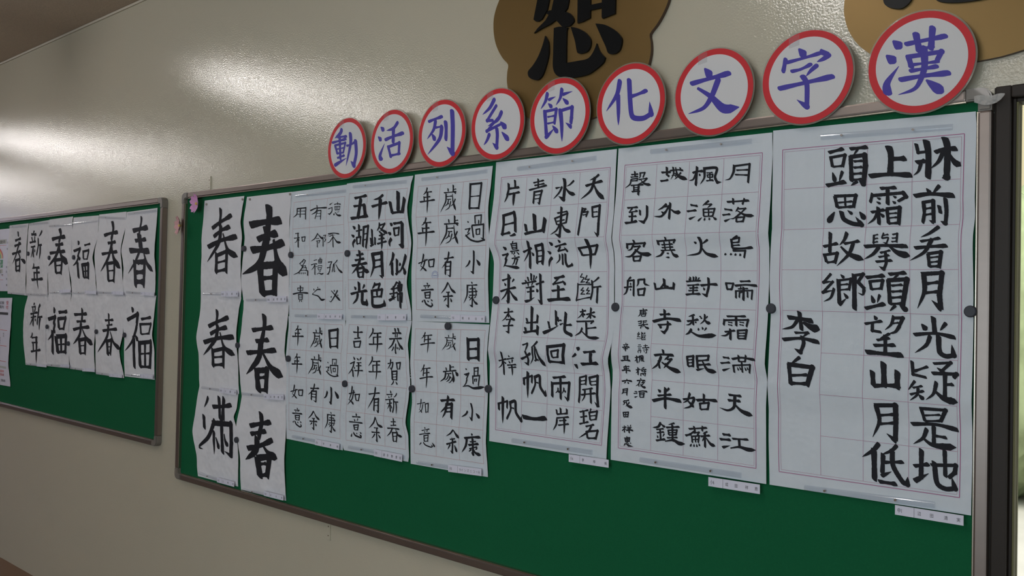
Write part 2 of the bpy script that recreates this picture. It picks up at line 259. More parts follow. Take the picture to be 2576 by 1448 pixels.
BARS={'P1 top': [(-0.7414,0.3654),(-0.4822,0.3571)],'P1 bottom': [(-0.7662,-0.3854),(-0.506,-0.378)],'P2 top': [(-1.1676,0.3759),(-0.9018,0.3736)],'P2 bottom': [(-1.1816,-0.3804),(-0.9134,-0.38)],'P3 top': [(-1.6,0.3704),(-1.3322,0.3757)],'P3 bottom': [(-1.5993,-0.3829),(-1.3271,-0.3812)],'P4 top': [(-1.9902,0.3713),(-1.7176,0.3735)],'P4 bottom': [(-1.9818,-0.0496),(-1.7136,-0.0512)],'P4b bottom': [(-1.9857,-0.4961),(-1.7122,-0.4872)],'P5 top': [(-2.3242,0.372),(-2.0614,0.3695)],'P5 bottom': [(-2.3175,-0.0595),(-2.05,-0.0549)],'P6 bottom': [(-2.3167,-0.4905),(-2.041,-0.4883)],'P7 top': [(-2.6492,0.3625),(-2.3657,0.3612)],'P7 bottom': [(-2.6361,-0.0644),(-2.3632,-0.0607)],'P8 bottom': [(-2.6353,-0.4924),(-2.365,-0.493)],'C1a bottom': [(-3.2662,0.0074),(-3.0066,0.0082)],'C1b bottom': [(-3.2622,-0.3691),(-3.0015,-0.3693)],'C1c bottom': [(-3.2662,-0.7126),(-2.9966,-0.7224)],'C2a bottom': [(-2.9527,-0.0135),(-2.6858,-0.0087)],'C2b bottom': [(-2.9699,-0.3698),(-2.6887,-0.3599)],'C2c bottom': [(-2.9486,-0.729),(-2.6719,-0.7177)],'La1 top': [(-3.9416,0.3634),(-3.6771,0.3641)],'La2 top': [(-4.2346,0.3627),(-3.9697,0.3445)],'La3 top': [(-4.5318,0.3465),(-4.2571,0.3463)],'La4 top': [(-4.8248,0.3449),(-4.5432,0.341)],'La5 top': [(-5.0981,0.3659),(-4.839,0.3641)],'La6 top': [(-5.392,0.3646),(-5.1391,0.3585)],'La1 bottom': [(-3.94,0.0085),(-3.6747,0.0007)],'La2 bottom': [(-4.2355,0.0047),(-3.967,0.0015)],'La3 bottom': [(-4.5087,0.0015),(-4.2516,0.0046)],'La4 bottom': [(-4.8003,-0.0009),(-4.5443,0.0086)],'La5 bottom': [(-5.114,-0.0116),(-4.8376,-0.0141)],'La6 bottom': [(-5.3775,-0.0085),(-5.139,-0.0129)],'Lb1 bottom': [(-3.9261,-0.3624),(-3.6614,-0.3569)],'Lb2 bottom': [(-4.2281,-0.378),(-3.9595,-0.3742)],'Lb3 bottom': [(-4.5292,-0.3735),(-4.2449,-0.3698)],'Lb4 bottom': [(-4.815,-0.3742),(-4.5338,-0.3664)],'Lb5 bottom': [(-5.0933,-0.3865),(-4.8188,-0.3828)]}
TAGS={'P1': ([(-0.5779,-0.389),(-0.4523,-0.3884),(-0.4534,-0.4075),(-0.5786,-0.4081)],'中1 沼田清実'),'P2': ([(-0.9918,-0.3944),(-0.8652,-0.3919),(-0.8655,-0.4137),(-0.9921,-0.4143)],'小6 成田祥恵'),'P3': ([(-1.3976,-0.3935),(-1.2708,-0.3923),(-1.2719,-0.4115),(-1.3979,-0.4143)],'小6 李梓帆'),'P4': ([(-1.8468,-0.041),(-1.7083,-0.0411),(-1.71,-0.0599),(-1.8463,-0.059)],'小5 橋本佳奈'),'P4b': ([(-1.8449,-0.4833),(-1.7092,-0.4764),(-1.711,-0.4972),(-1.8443,-0.5035)],'小5 ラインズニコール'),'P5': ([(-2.1796,-0.0477),(-2.0436,-0.0451),(-2.043,-0.0641),(-2.1789,-0.068)],'小5 趙恵美'),'P6': ([(-2.1809,-0.4794),(-2.0465,-0.4798),(-2.0466,-0.5023),(-2.181,-0.5015)],'小5 波多野愛佳'),'P7': ([(-2.5004,-0.0541),(-2.3643,-0.0517),(-2.3644,-0.0698),(-2.4997,-0.072)],'小6 成田祥恵'),'P8': ([(-2.4957,-0.4849),(-2.3612,-0.485),(-2.3619,-0.5057),(-2.4949,-0.5046)],'小6 李梓帆'),'C1a': ([(-3.1223,0.0192),(-3.001,0.0201),(-3.0015,-0.0011),(-3.1213,-0.0024)],'小4② 王晴伊'),'C1b': ([(-3.1204,-0.3575),(-2.9989,-0.3588),(-3.0009,-0.3773),(-3.1214,-0.3779)],'小4② 王晴伊'),'C1c': ([(-3.1207,-0.7069),(-2.9971,-0.707),(-2.9982,-0.7255),(-3.1217,-0.7268)],'小4② 王晴伊'),'C2a': ([(-2.8079,0.0011),(-2.6839,0.0044),(-2.6844,-0.0162),(-2.807,-0.02)],'小4② 成野龍音'),'C2b': ([(-2.8132,-0.3572),(-2.6872,-0.3476),(-2.688,-0.3688),(-2.8124,-0.3748)],'小4② 成野龍音'),'C2c': ([(-2.7959,-0.7094),(-2.6737,-0.7073),(-2.6746,-0.7245),(-2.7969,-0.7271)],'小4② 谷本泰'),'La1': ([(-3.7901,0.0117),(-3.6676,0.0084),(-3.6686,-0.0053),(-3.7892,-0.0035)],'小3 一二三'),'La2': ([(-4.0763,0.0119),(-3.9565,0.0105),(-3.9576,-0.0039),(-4.0754,-0.0033)],'小3 一二三'),'La3': ([(-4.3662,0.0131),(-4.2414,0.0121),(-4.2404,-0.0034),(-4.3652,-0.0022)],'小3 一二三'),'La4': ([(-4.6676,0.0151),(-4.5336,0.0184),(-4.535,0.0036),(-4.6663,-0.0025)],'小3 一二三'),'Lb1': ([(-3.7815,-0.3511),(-3.6604,-0.3451),(-3.6625,-0.3627),(-3.7806,-0.3662)],'小3 一二三'),'Lb2': ([(-4.0808,-0.3692),(-3.9527,-0.3656),(-3.9541,-0.3803),(-4.0823,-0.3837)],'小3 一二三'),'Lb3': ([(-4.372,-0.363),(-4.2368,-0.3564),(-4.2395,-0.373),(-4.371,-0.3781)],'小3 一二三'),'Lb4': ([(-4.6333,-0.3608),(-4.5222,-0.3568),(-4.5242,-0.3684),(-4.6353,-0.3726)],'小3 一二三'),'Lb5': ([(-4.9353,-0.3778),(-4.8066,-0.3746),(-4.8086,-0.3878),(-4.9344,-0.3899)],'小3 一二三')}
MAGNETS=[(-1.2601,-0.0077),(-0.8464,-0.0028),(-0.4456,-0.0004),(-1.6667,0.0041),(-1.8583,-0.0757),(-2.0098,-0.2734),(-1.6903,-0.2476),(-2.3421,0.1504),(-2.3392,-0.283),(-2.6646,0.152),(-2.6654,-0.2185),(-2.9704,0.1819),(-2.9977,-0.1868),(-2.9893,-0.5463),(-5.0933,0.2075),(-4.8104,0.1801),(-4.5094,0.177),(-4.813,-0.1779),(-4.2305,-0.1811),(-3.9386,-0.1858),(-4.5436,-0.2521)]
PINS=[(-3.2644,0.3685),(-2.9997,0.3723),(-2.9489,0.3691),(-2.6878,0.3717)]
GLYPH_POLYS=[[(-1.5385,0.8289),(-1.495,0.8197),(-1.5067,0.7957),(-1.5246,0.7741),(-1.537,0.7705),(-1.5464,0.7724),(-1.5545,0.7788),(-1.5531,0.7858)],[(-1.4797,0.8164),(-1.4272,0.8052),(-1.4371,0.7861),(-1.4516,0.7726),(-1.4934,0.7547),(-1.524,0.7486),(-1.5519,0.7406),(-1.5396,0.7516),(-1.5121,0.768),(-1.4913,0.7926)],[(-1.5095,0.7867),(-1.5004,0.7925),(-1.476,0.7882),(-1.4458,0.7785),(-1.4279,0.7701),(-1.4158,0.756),(-1.4141,0.7463),(-1.4271,0.7371),(-1.4478,0.7376),(-1.4568,0.7429),(-1.4722,0.7589),(-1.4939,0.7764)],[(-1.4046,0.8004),(-1.362,0.7914),(-1.3609,0.745),(-1.3864,0.7397),(-1.4023,0.7388)],[(-1.3259,0.7837),(-1.2814,0.7742),(-1.282,0.7405),(-1.3215,0.7354),(-1.3238,0.7399)],[(-1.3631,0.7789),(-1.3239,0.7775),(-1.3236,0.7638),(-1.3628,0.765)],[(-1.5116,0.7259),(-1.4998,0.7081),(-1.4971,0.6861),(-1.4988,0.6672),(-1.5059,0.6445),(-1.5176,0.6199),(-1.5328,0.6091),(-1.5485,0.6114),(-1.5646,0.62),(-1.5706,0.6307),(-1.5683,0.64),(-1.5528,0.6521),(-1.5345,0.6733),(-1.5197,0.7021)],[(-1.4815,0.741),(-1.4598,0.7411),(-1.4313,0.7314),(-1.4371,0.7249),(-1.4372,0.645),(-1.4335,0.6397),(-1.3984,0.6385),(-1.3698,0.6383),(-1.3558,0.6452),(-1.3435,0.6614),(-1.3382,0.6742),(-1.3279,0.6518),(-1.3104,0.6329),(-1.3161,0.6202),(-1.3408,0.606),(-1.3688,0.5967),(-1.4119,0.5964),(-1.4504,0.6028),(-1.4716,0.614),(-1.4819,0.6358),(-1.4822,0.6739)],[(-1.424,0.7335),(-1.4005,0.725),(-1.3743,0.7084),(-1.3582,0.6893),(-1.3578,0.6708),(-1.3674,0.6587),(-1.3845,0.6559),(-1.396,0.6579),(-1.402,0.6647),(-1.4084,0.6915),(-1.4178,0.7166)],[(-1.343,0.7263),(-1.3128,0.7173),(-1.2824,0.6979),(-1.2631,0.6785),(-1.2594,0.6644),(-1.2651,0.6453),(-1.2783,0.6376),(-1.2946,0.6388),(-1.303,0.6452),(-1.3088,0.6598),(-1.3232,0.6874)]]
STAMP=(-1.9252,0.0746)
INKDATA = """
@P1 -0.821 -0.349
牀|v117 2903,6846 2951,6572 2957,6092;u67 2716,6800 2759,6619 2898,6623;h102 2734,6422 2900,6447;p72 2820,6409 2774,6248 2683,6170;k131 3244,6866 3298,6651 3296,6088 3209,6078;h95 3077,6594 3259,6649 3464,6628;p93 3234,6615 3145,6414 3002,6280;q97 3325,6551 3429,6374 3550,6280
前|d66 2928,5896 3008,5783;p82 3169,5930 3048,5775;h96 2715,5754 3008,5778 3437,5716;v70 2883,5616 2893,5418 2861,5215;z75 2872,5617 3062,5639 3062,5226;t62 3062,5218 2975,5267;h51 2911,5490 3033,5506;h51 2902,5372 3034,5388;v68 3168,5538 3191,5388;k84 3283,5676 3299,5424 3276,5189 3185,5240
看|p78 3160,5130 2991,5004 2833,4933;h61 2834,4849 3189,4905;h79 2734,4721 3021,4742 3320,4751;p83 3045,4890 2916,4640 2645,4472;v64 2983,4591 3012,4337;z75 2983,4602 3218,4633 3188,4327;h42 3023,4523 3175,4542;h42 3024,4433 3176,4447;h61 3012,4349 3187,4355
月|p97 2908,4197 2926,3865 2802,3525;z96 2874,4203 3241,4223 3202,3783 3231,3528;t94 3239,3520 3059,3692;h70 2950,4011 3191,4045;h70 2921,3831 3188,3861
上|v118 2180,6807 2232,6642 2232,6212;h109 2239,6539 2521,6528;h105 1824,6224 2215,6231 2643,6179
霜|h75 2050,5952 2352,5951;v69 1895,5857 1854,5677;z80 1895,5816 2497,5834 2553,5750 2403,5668;v78 2191,5933 2201,5613;d44 1981,5772 2059,5729;d44 1974,5688 2060,5636;d43 2299,5784 2366,5739;d46 2292,5680 2357,5624;h64 1871,5476 2135,5515;v79 2013,5566 2017,5223;p64 2000,5479 1922,5336 1788,5239;d58 2051,5447 2120,5365;v67 2183,5518 2206,5227;z79 2182,5527 2432,5542 2401,5207;h40 2212,5430 2378,5438;h40 2213,5343 2379,5352;h58 2200,5233 2381,5237
擧|v43 1926,5005 1923,4829;h38 1926,4999 2006,5019;h38 1936,4928 2007,4943;h38 1928,4852 2008,4873;k40 2119,5045 2092,4941 2210,4946 2183,4830 2107,4853;h38 2105,4993 2209,5012;z42 2293,5004 2384,5023 2378,4845;h37 2288,4929 2377,4937;h37 2283,4859 2377,4868;h81 1751,4775 2122,4789 2587,4759;p81 2043,4762 1926,4618 1749,4516;q109 2234,4780 2402,4637 2649,4558;h49 2258,4687 2067,4639;h49 2040,4552 2242,4589;h58 1985,4459 2299,4483;k68 2166,4657 2188,4439 2142,4306 2043,4371
頭|h81 1794,4136 2152,4178;v63 1870,4062 1907,3881;z69 1870,4056 2126,4080 2094,3902;h52 1913,3898 2094,3917;d75 1903,3776 1962,3619;p63 2073,3786 2024,3620;h87 1792,3504 2171,3605;h80 2247,4201 2566,4234;p51 2422,4191 2299,4085;v84 2238,4077 2277,3595;z100 2238,4080 2595,4102 2520,3570;h57 2300,3970 2507,3994;h57 2302,3849 2508,3868;h57 2304,3728 2510,3748;h63 2277,3601 2512,3619;p69 2383,3574 2274,3462;d90 2457,3598 2609,3469
頭|h84 963,6794 1265,6849;v67 1004,6699 1050,6476;z72 1011,6686 1306,6712 1262,6470;h54 1059,6481 1271,6487;d79 1052,6367 1116,6159;p72 1263,6368 1200,6162;h96 943,6090 1326,6146;h83 1409,6828 1758,6835;p54 1566,6807 1476,6678;v89 1426,6665 1457,6142;z105 1432,6659 1713,6674 1734,6453 1704,6065;h59 1493,6557 1669,6559;h59 1495,6426 1670,6429;h59 1482,6296 1672,6298;h59 1469,6171 1674,6174;p72 1575,6134 1447,6054;d82 1616,6142 1745,6032
思|v72 1120,5842 1178,5603;z77 1114,5854 1556,5844 1512,5602;h45 1192,5711 1490,5723;v45 1331,5828 1346,5633;h60 1178,5609 1494,5615;d110 1113,5525 970,5311;k101 1254,5527 1302,5365 1481,5264 1664,5233 1544,5404;d54 1383,5544 1485,5455;d94 1631,5501 1738,5342
故|h72 891,4798 1183,4859;v76 1019,5091 1028,4661;v67 912,4639 964,4462;z72 913,4621 1186,4652 1141,4442;h60 967,4456 1149,4478;p84 1371,5078 1323,4930 1226,4819;h65 1324,4846 1633,4896;p83 1516,4864 1431,4628 1181,4381;q101 1256,4788 1431,4628 1740,4498
鄉|k67 1062,4219 909,4038 1116,4062;k67 1116,4062 900,3826 1137,3876;p66 1136,3912 1069,3716 918,3632;d54 1264,4206 1343,4128;z59 1215,4077 1483,4110 1448,3878;h45 1232,3984 1434,4003;h45 1233,3877 1436,3896;v84 1224,4092 1256,3577;t77 1256,3568 1400,3711;d59 1339,3818 1429,3705;v99 1549,4196 1571,3476;z71 1555,4181 1736,4210 1630,4048 1757,3915;t70 1757,3915 1736,3786 1633,3826
光|v90 3087,3359 3121,3044;d89 2870,3223 2968,3105;p82 3320,3249 3216,3102;h78 2740,3005 3133,3045 3488,2976;p83 3037,2996 2972,2812 2762,2646;k103 3189,3002 3215,2695 3333,2611 3470,2637 3429,2842
疑|u65 2712,2479 2738,2222 2988,2176;h61 3005,2391 2757,2284;p60 2774,2093 2655,1907;h48 2741,1957 2913,2007;h54 2697,1822 2943,1912;p59 2839,1971 2821,1824 2686,1702;d71 2849,1835 2945,1744;z65 3112,2455 3422,2492 3281,2340;d53 3174,2381 3281,2310;z82 3091,2267 3529,2279 3480,2205;v77 3323,2307 3332,1766;h71 3328,2063 3471,2080;p75 3172,2102 3124,1873 2985,1741;q112 3140,1935 3315,1794 3562,1739
是|v63 2890,1563 2956,1310;z76 2873,1562 3339,1570 3242,1340;h45 2954,1430 3241,1471;h54 2950,1315 3250,1353;h84 2704,1235 3154,1271 3546,1207;v78 3112,1242 3119,848;h65 3128,1050 3346,1036;p83 2986,1169 2917,980 2738,843;q113 2902,993 3102,864 3523,868
地|h84 2760,409 3028,482;v91 2891,750 2889,191;t107 2775,120 3030,302;z81 3073,473 3516,525 3501,385 3393,272;v77 3315,795 3332,280;k102 3129,541 3181,145 3335,49 3505,82 3442,296
望|d68 1954,3363 2011,3277;h62 1778,3188 2114,3255;u68 1926,3212 1928,3055 2105,3030;p67 2342,3361 2296,3192 2177,3076;z73 2342,3324 2520,3329 2457,3173;p73 2463,3173 2381,3046 2248,3004;h43 2320,3212 2444,3234;p62 2269,3005 2077,2897;h62 2028,2864 2270,2918;h74 1969,2755 2379,2781;v78 2188,2961 2196,2588;h100 1816,2615 2178,2597 2529,2585
山|v114 2165,2415 2192,1935;v98 1951,2230 1980,1934;h93 1974,1933 2246,1967 2490,1968;v112 2439,2262 2443,1915
月|p92 2028,1531 2081,1224 1951,885;z102 2009,1542 2406,1579 2394,882;t92 2410,859 2223,991;h65 2088,1344 2373,1391;h65 2075,1168 2375,1218
低|p99 2075,769 1961,617 1747,458;v110 1979,635 1999,14;p80 2425,775 2323,657 2129,552;v90 2162,565 2149,169;t86 2138,124 2328,238;h73 2176,403 2550,460;k107 2338,665 2357,359 2538,72 2632,32 2639,179;h86 2085,5 2427,1
李|h100 128,3277 433,3252 678,3206;v88 379,3403 443,3006;p81 347,3229 229,3072 2,3017;q145 468,3180 639,3086 841,3028;h59 293,2948 607,2960;p60 580,2959 466,2855;k94 459,2881 496,2727 430,2535 292,2608;h86 31,2790 439,2834 828,2765
白|p81 418,2428 224,2270;v90 179,2261 235,1824;z112 172,2261 703,2228 598,1832;h69 245,2025 604,2063;h79 241,1858 590,1871
@P2 -1.241 -0.353
月|p78 2972,6760 2962,6605 2878,6455 2754,6436;z64 2990,6739 3355,6752 3332,6328;h48 3035,6638 3333,6625;h48 3006,6539 3335,6501
落|h62 2832,5921 3369,5922;v61 2979,5994 2988,5860;v59 3260,5976 3214,5842;h57 2773,5759 2968,5725;h57 2731,5624 2918,5637;t63 2787,5479 2941,5534;p59 3124,5779 3052,5681;z51 3124,5745 3294,5747 3169,5636;q79 3101,5701 3291,5596 3507,5569;p57 3169,5636 3018,5536 2926,5535;v55 3079,5550 3081,5443;z57 3067,5551 3267,5552 3239,5444;h51 3081,5451 3239,5458
烏|p57 3111,5132 2965,5069;v68 2953,5060 2962,4862;z52 2953,5052 3154,5091 3132,4990;h45 2966,4984 3125,4990;h73 2962,4848 3213,4847 3453,4864;h45 2967,4918 3151,4928;z57 2976,4797 3281,4795 3259,4633;d67 2784,4753 2798,4704;d61 2927,4752 2934,4701;d61 3044,4744 3045,4688;d60 3154,4736 3167,4680
啼|v61 2834,4056 2868,3920;z58 2822,4061 3014,4050 2979,3915;h62 2855,3920 2979,3920;h56 3181,4098 3430,4107;h67 3060,4000 3318,4023 3593,4001;d48 3198,4000 3205,3916;v55 3084,3887 3093,3719;z51 3084,3882 3485,3896 3473,3690;v72 3271,3967 3276,3671;z47 3172,3734 3176,3843 3261,3861;h39 3138,3930 3380,3939;v48 3369,3867 3377,3736
楓|h71 1908,6668 2007,6695 2176,6693;v78 2018,6806 2000,6362;p68 2001,6655 1925,6514 1813,6494;d50 2073,6643 2107,6582;p76 2208,6740 2218,6535 2111,6378;k84 2191,6750 2528,6733 2494,6528 2560,6394 2667,6394;h41 2274,6638 2428,6637;z42 2294,6590 2435,6591 2430,6528;v44 2294,6596 2309,6526;h35 2302,6532 2430,6528;v45 2358,6640 2368,6457;h46 2278,6452 2438,6458;d36 2412,6491 2458,6430
漁|h64 1883,5907 2068,5873;h64 1800,5759 2037,5775;t65 1863,5573 2027,5630;p66 2357,5978 2198,5871;h46 2256,5903 2448,5892;p54 2436,5892 2328,5812;v51 2226,5788 2242,5619;z53 2219,5789 2520,5784 2473,5608;h40 2243,5712 2471,5706;v45 2361,5787 2371,5613;h46 2242,5619 2479,5613;d48 2197,5598 2094,5516;d51 2278,5589 2263,5520;d50 2384,5589 2398,5525;d59 2479,5596 2576,5523
火|p86 2124,5136 2176,4998 2115,4767 1787,4715;q94 2161,4911 2310,4748 2614,4670;d65 1986,5033 2052,4993;p65 2352,5071 2202,4977
對|v59 1903,4201 1912,4107;v59 1989,4206 1991,4107;v58 2061,4206 2049,4107;h52 1799,4096 2179,4119;d50 1864,4172 1891,4128;p42 2142,4186 2088,4128;h52 1834,4002 2146,4026;h52 1895,3938 2114,3956;v59 1992,4011 1990,3792;h64 1805,3785 1970,3804 2182,3806;h46 1870,3879 2116,3892;h75 2188,4003 2451,4032 2610,4027;k81 2378,4182 2394,3983 2344,3767 2214,3823;d55 2254,3962 2294,3893
城|h66 1053,6747 1302,6742;v76 1196,6865 1207,6660;h66 1036,6538 1192,6547 1243,6561;d56 1200,6690 1276,6630;h54 1291,6773 1512,6778 1647,6749;p59 1368,6856 1391,6705 1319,6555;z41 1378,6691 1466,6693 1448,6605;q94 1436,6844 1515,6635 1769,6521;p56 1588,6704 1499,6607 1415,6548;d43 1538,6835 1586,6790;h36 1345,6649 1440,6653
外|p74 1228,5969 1112,5885 988,5832;z62 1153,5907 1291,5911 1218,5789;p74 1218,5789 1089,5676 886,5686;d56 1086,5796 1164,5738;v75 1330,5992 1311,5599;q96 1361,5827 1464,5761 1627,5744
寒|v60 1217,5166 1232,5100;v76 1003,5092 1019,4986;z60 1024,5076 1478,5092 1432,5019;v48 1177,5057 1195,4847;v48 1325,5061 1333,4843;h45 1103,4984 1412,4999;h45 1104,4918 1413,4928;h48 1071,4850 1465,4855;p75 1147,4833 1073,4738 917,4693;q86 1353,4843 1434,4737 1570,4690;d45 1228,4786 1297,4770;d45 1212,4688 1316,4674
山|v88 1189,4158 1213,3964;p68 1198,4054 1089,3933 933,3903;v68 926,4059 957,3933;h66 950,3909 1228,3940 1467,3935;v87 1471,4060 1454,3912;q61 1219,4009 1296,3970 1330,3953
聲|h49 173,6767 373,6769;v58 274,6842 284,6718;h43 156,6706 375,6708;z45 182,6655 358,6660 352,6599;p54 175,6649 141,6528 -5,6439;h40 194,6610 352,6605;z49 420,6790 571,6787 520,6669;p52 435,6783 437,6697 394,6657;q69 460,6612 577,6511 764,6464;p57 646,6643 540,6560 361,6505;h43 395,6626 653,6643;h49 171,6495 542,6492;v54 259,6488 270,6333;v72 405,6484 403,6238;h37 271,6432 399,6432;h40 262,6380 400,6380;h55 211,6337 444,6340
到|h62 99,5935 402,5940;p60 246,5918 156,5830;h49 149,5821 393,5839;d48 338,5882 404,5826;h55 151,5715 378,5717;v73 248,5810 250,5578;h81 52,5556 254,5569 399,5593;v72 476,5859 486,5736;k88 678,5955 684,5696 597,5553 434,5610
客|v70 311,5123 334,5051;v79 118,5036 102,4919;z68 118,5027 637,5042 581,4953;p65 302,5012 213,4900 103,4872;z57 292,4960 484,4970 342,4836;p83 377,4881 217,4731 33,4719;q105 323,4898 506,4786 810,4756;v64 283,4714 300,4606;z64 276,4714 507,4725 474,4603;h55 292,4606 481,4615
船|p65 235,4206 138,4129;v66 149,4120 143,3898;p68 142,3929 108,3820 24,3758;z63 149,4114 321,4129 329,3739;h56 50,3944 270,3975;d49 224,4068 239,4015;d49 227,3923 243,3874;p70 455,4144 450,4037 408,3976;z66 466,4144 627,4150 629,4038;t61 629,4038 790,3992;v64 453,3906 474,3747;z65 446,3900 650,3925 621,3755;h55 463,3759 628,3767
霜|h56 2879,3301 3343,3313;v68 2822,3227 2804,3100;z63 2836,3212 3405,3234 3368,3079;v74 3108,3298 3119,3089;h38 2916,3167 3019,3161;h38 2917,3114 3020,3098;h37 3198,3176 3306,3170;h37 3199,3123 3300,3107;h56 2841,2944 3090,2985;v75 2977,3012 2982,2771;p64 2965,2949 2870,2867 2739,2855;v57 3158,2987 3171,2801;z64 3158,2987 3376,3005 3346,2799;h40 3176,2926 3337,2935;h40 3177,2867 3338,2873;h53 3171,2804 3346,2812
滿|h59 2810,2361 2965,2354;h59 2750,2225 2977,2257;t63 2788,2060 2979,2126;h68 3034,2336 3269,2380 3585,2349;v57 3191,2429 3201,2283;v56 3369,2439 3355,2293;h43 3204,2290 3361,2299;v57 3060,2194 3073,2032;z53 3053,2193 3472,2232 3445,2042;v50 3271,2288 3275,2046;d39 3155,2162 3184,2086;d39 3206,2181 3244,2100;d39 3337,2174 3371,2090;d39 3396,2178 3418,2111
天|h68 2946,1516 3251,1511;h74 2938,1391 3236,1399;p91 3099,1505 3087,1254 2935,1162 2727,1205;q107 3085,1332 3274,1179 3547,1098
江|h75 2808,600 2996,606;h75 2740,482 2998,497;t75 2806,302 2990,365;h61 3049,528 3434,555;v73 3211,529 3228,354;q92 3002,310 3221,363 3422,332 3619,342
愁|p59 2048,3318 1885,3265;h64 1862,3157 2152,3208;v65 2005,3285 2024,3075;p60 2008,3171 1925,3088 1826,3069;d43 2059,3157 2106,3126;h51 2194,3290 2238,3226;p62 2318,3331 2310,3196 2197,3097;q79 2295,3234 2375,3150 2475,3122;p43 2390,3288 2338,3229;p80 1982,2977 1911,2886 1820,2841;q110 1976,2912 2202,2824 2627,2857;d53 2156,3015 2171,2951;d51 2252,3041 2286,2978;p50 2370,3022 2315,2947
眠|v66 1885,2324 1897,2098;z69 1885,2324 2049,2349 2028,2097;h42 1905,2251 2025,2264;h42 1906,2180 2026,2193;h58 1897,2095 2028,2116;z65 2132,2354 2443,2378 2427,2281;v72 2139,2355 2152,2066;t64 2117,2025 2324,2077;h57 2159,2243 2444,2282;h64 2161,2147 2482,2183;q105 2278,2250 2396,2050 2625,2008
姑|p75 1956,1471 1905,1305 1778,1229;q74 1868,1318 1979,1231 2072,1143;p80 2086,1353 1981,1167 1798,1101;h64 1787,1311 2085,1379;h83 2141,1320 2373,1353 2655,1353;v71 2321,1476 2325,1279;v64 2225,1253 2242,1111;z66 2225,1253 2452,1290 2427,1135;h57 2242,1117 2434,1142
蘇|h57 1936,629 2403,706;v60 2069,702 2093,599;v60 2296,727 2280,619;p59 2100,599 1921,482;z49 2058,546 2202,579 2156,509;v54 2012,461 2026,317;z54 2012,461 2203,499 2178,336;h38 2025,388 2176,412;v43 2103,481 2113,334;d52 2005,289 1970,220;d51 2070,291 2071,226;d49 2135,298 2151,230;d48 2192,318 2222,261;h71 1848,464 1993,513;p48 2415,619 2299,558;h60 2247,488 2477,537;v67 2352,586 2358,246;p57 2336,466 2284,380;q78 2382,472 2498,343 2622,307
寺|h66 1106,3295 1388,3318;v84 1234,3414 1247,3182;h93 916,3123 1307,3207 1684,3172;h66 1061,3044 1423,3078;k86 1339,3135 1319,2969 1238,2867 1129,2913;d70 1080,3044 1159,2970
夜|v75 1215,2452 1232,2370;h79 979,2306 1210,2342 1514,2336;p85 1173,2294 1061,2095 877,1966;v65 1090,2180 1102,1998;p61 1382,2306 1251,2206;z61 1327,2227 1459,2244 1329,2111;p69 1359,2146 1217,2005;q114 1176,2152 1407,2017 1690,1938;d49 1271,2141 1310,2104
半|d76 1074,1490 1160,1431;p77 1386,1539 1305,1443;h66 1085,1339 1457,1397;h99 944,1203 1308,1292 1721,1263;v91 1284,1540 1294,1046
鍾|p82 1167,693 1092,586 938,553;q61 1160,676 1245,619 1302,609;h49 1047,515 1246,560;h49 1064,440 1255,482;v61 1151,526 1168,280;d44 1066,384 1090,320;p43 1268,440 1220,359;h66 1041,248 1289,311;p49 1546,724 1377,666;h58 1322,595 1678,650;z51 1380,535 1616,568 1589,444;v56 1380,535 1393,422;h39 1392,477 1587,506;h46 1393,422 1588,451;v67 1490,678 1498,286;h49 1346,350 1627,393;q92 1290,262 1516,315 1667,258 1833,262
唐|d37 610,3445 635,3404;h40 524,3382 742,3400;p45 548,3376 534,3280 471,3231;h30 572,3349 703,3359;h30 545,3315 723,3326;z31 574,3288 700,3298 685,3250;v35 574,3281 583,3241;h30 582,3244 685,3250;v36 635,3398 637,3290
張|z40 482,3109 577,3126 570,3065;h30 499,3063 570,3068;z36 500,3015 591,3025 557,2943;v35 632,3134 642,3047;h34 641,3128 735,3137;h27 641,3094 720,3100;h34 603,3039 769,3051;p38 642,3040 620,2972;q56 658,3030 711,2975 810,2945
繼|z32 519,2853 480,2797 552,2800;z32 536,2820 481,2743 561,2740;d31 482,2716 475,2675;d32 522,2711 523,2677;d30 554,2719 570,2686;v40 599,2856 603,2667;h34 603,2667 713,2679;z28 639,2844 615,2810 663,2805;z28 694,2853 671,2812 710,2813;h30 609,2762 719,2773;z28 641,2750 617,2715 665,2710;z28 696,2759 673,2717 713,2712
詩|h30 510,2534 581,2545;h27 495,2493 606,2505;h27 511,2453 583,2464;h27 512,2419 584,2426;z29 505,2392 592,2403 578,2342;v31 505,2385 514,2338;h30 661,2521 779,2534;v39 716,2558 717,2484;h40 631,2466 827,2489;h30 655,2420 797,2434;k38 749,2465 752,2358 705,2342;d33 672,2401 696,2368
楓|h37 420,2218 532,2238;v44 475,2268 471,2092;p36 469,2214 438,2151 390,2135;p38 548,2259 550,2164 503,2087;k43 548,2259 651,2271 637,2153 693,2132;z29 572,2227 620,2236 613,2188;h27 573,2193 620,2202;v32 596,2248 598,2140
橋|h37 419,1912 538,1941;v44 482,1977 485,1795;p37 475,1916 452,1860 412,1837;p34 665,1989 578,1950;h34 555,1921 721,1946;p32 642,1947 564,1875;q31 634,1940 682,1903 722,1892;z28 595,1884 682,1896 667,1862;z32 565,1834 699,1850 685,1775;v36 565,1834 566,1774;z25 605,1817 652,1820 645,1793
夜|v39 567,1720 576,1686;h41 465,1651 576,1673 699,1669;p43 552,1651 514,1567 435,1520;v35 522,1588 531,1514;p35 648,1651 586,1593;z31 617,1615 680,1627 618,1562;p35 626,1569 563,1517;q59 570,1578 627,1522 738,1497
泊|h34 422,1384 494,1383;h34 399,1334 495,1349;t38 425,1242 513,1276;h47 534,1386 653,1416 779,1406;v39 567,1355 577,1255;z40 567,1355 693,1372 680,1264;h30 576,1315 678,1327;h34 577,1255 680,1267
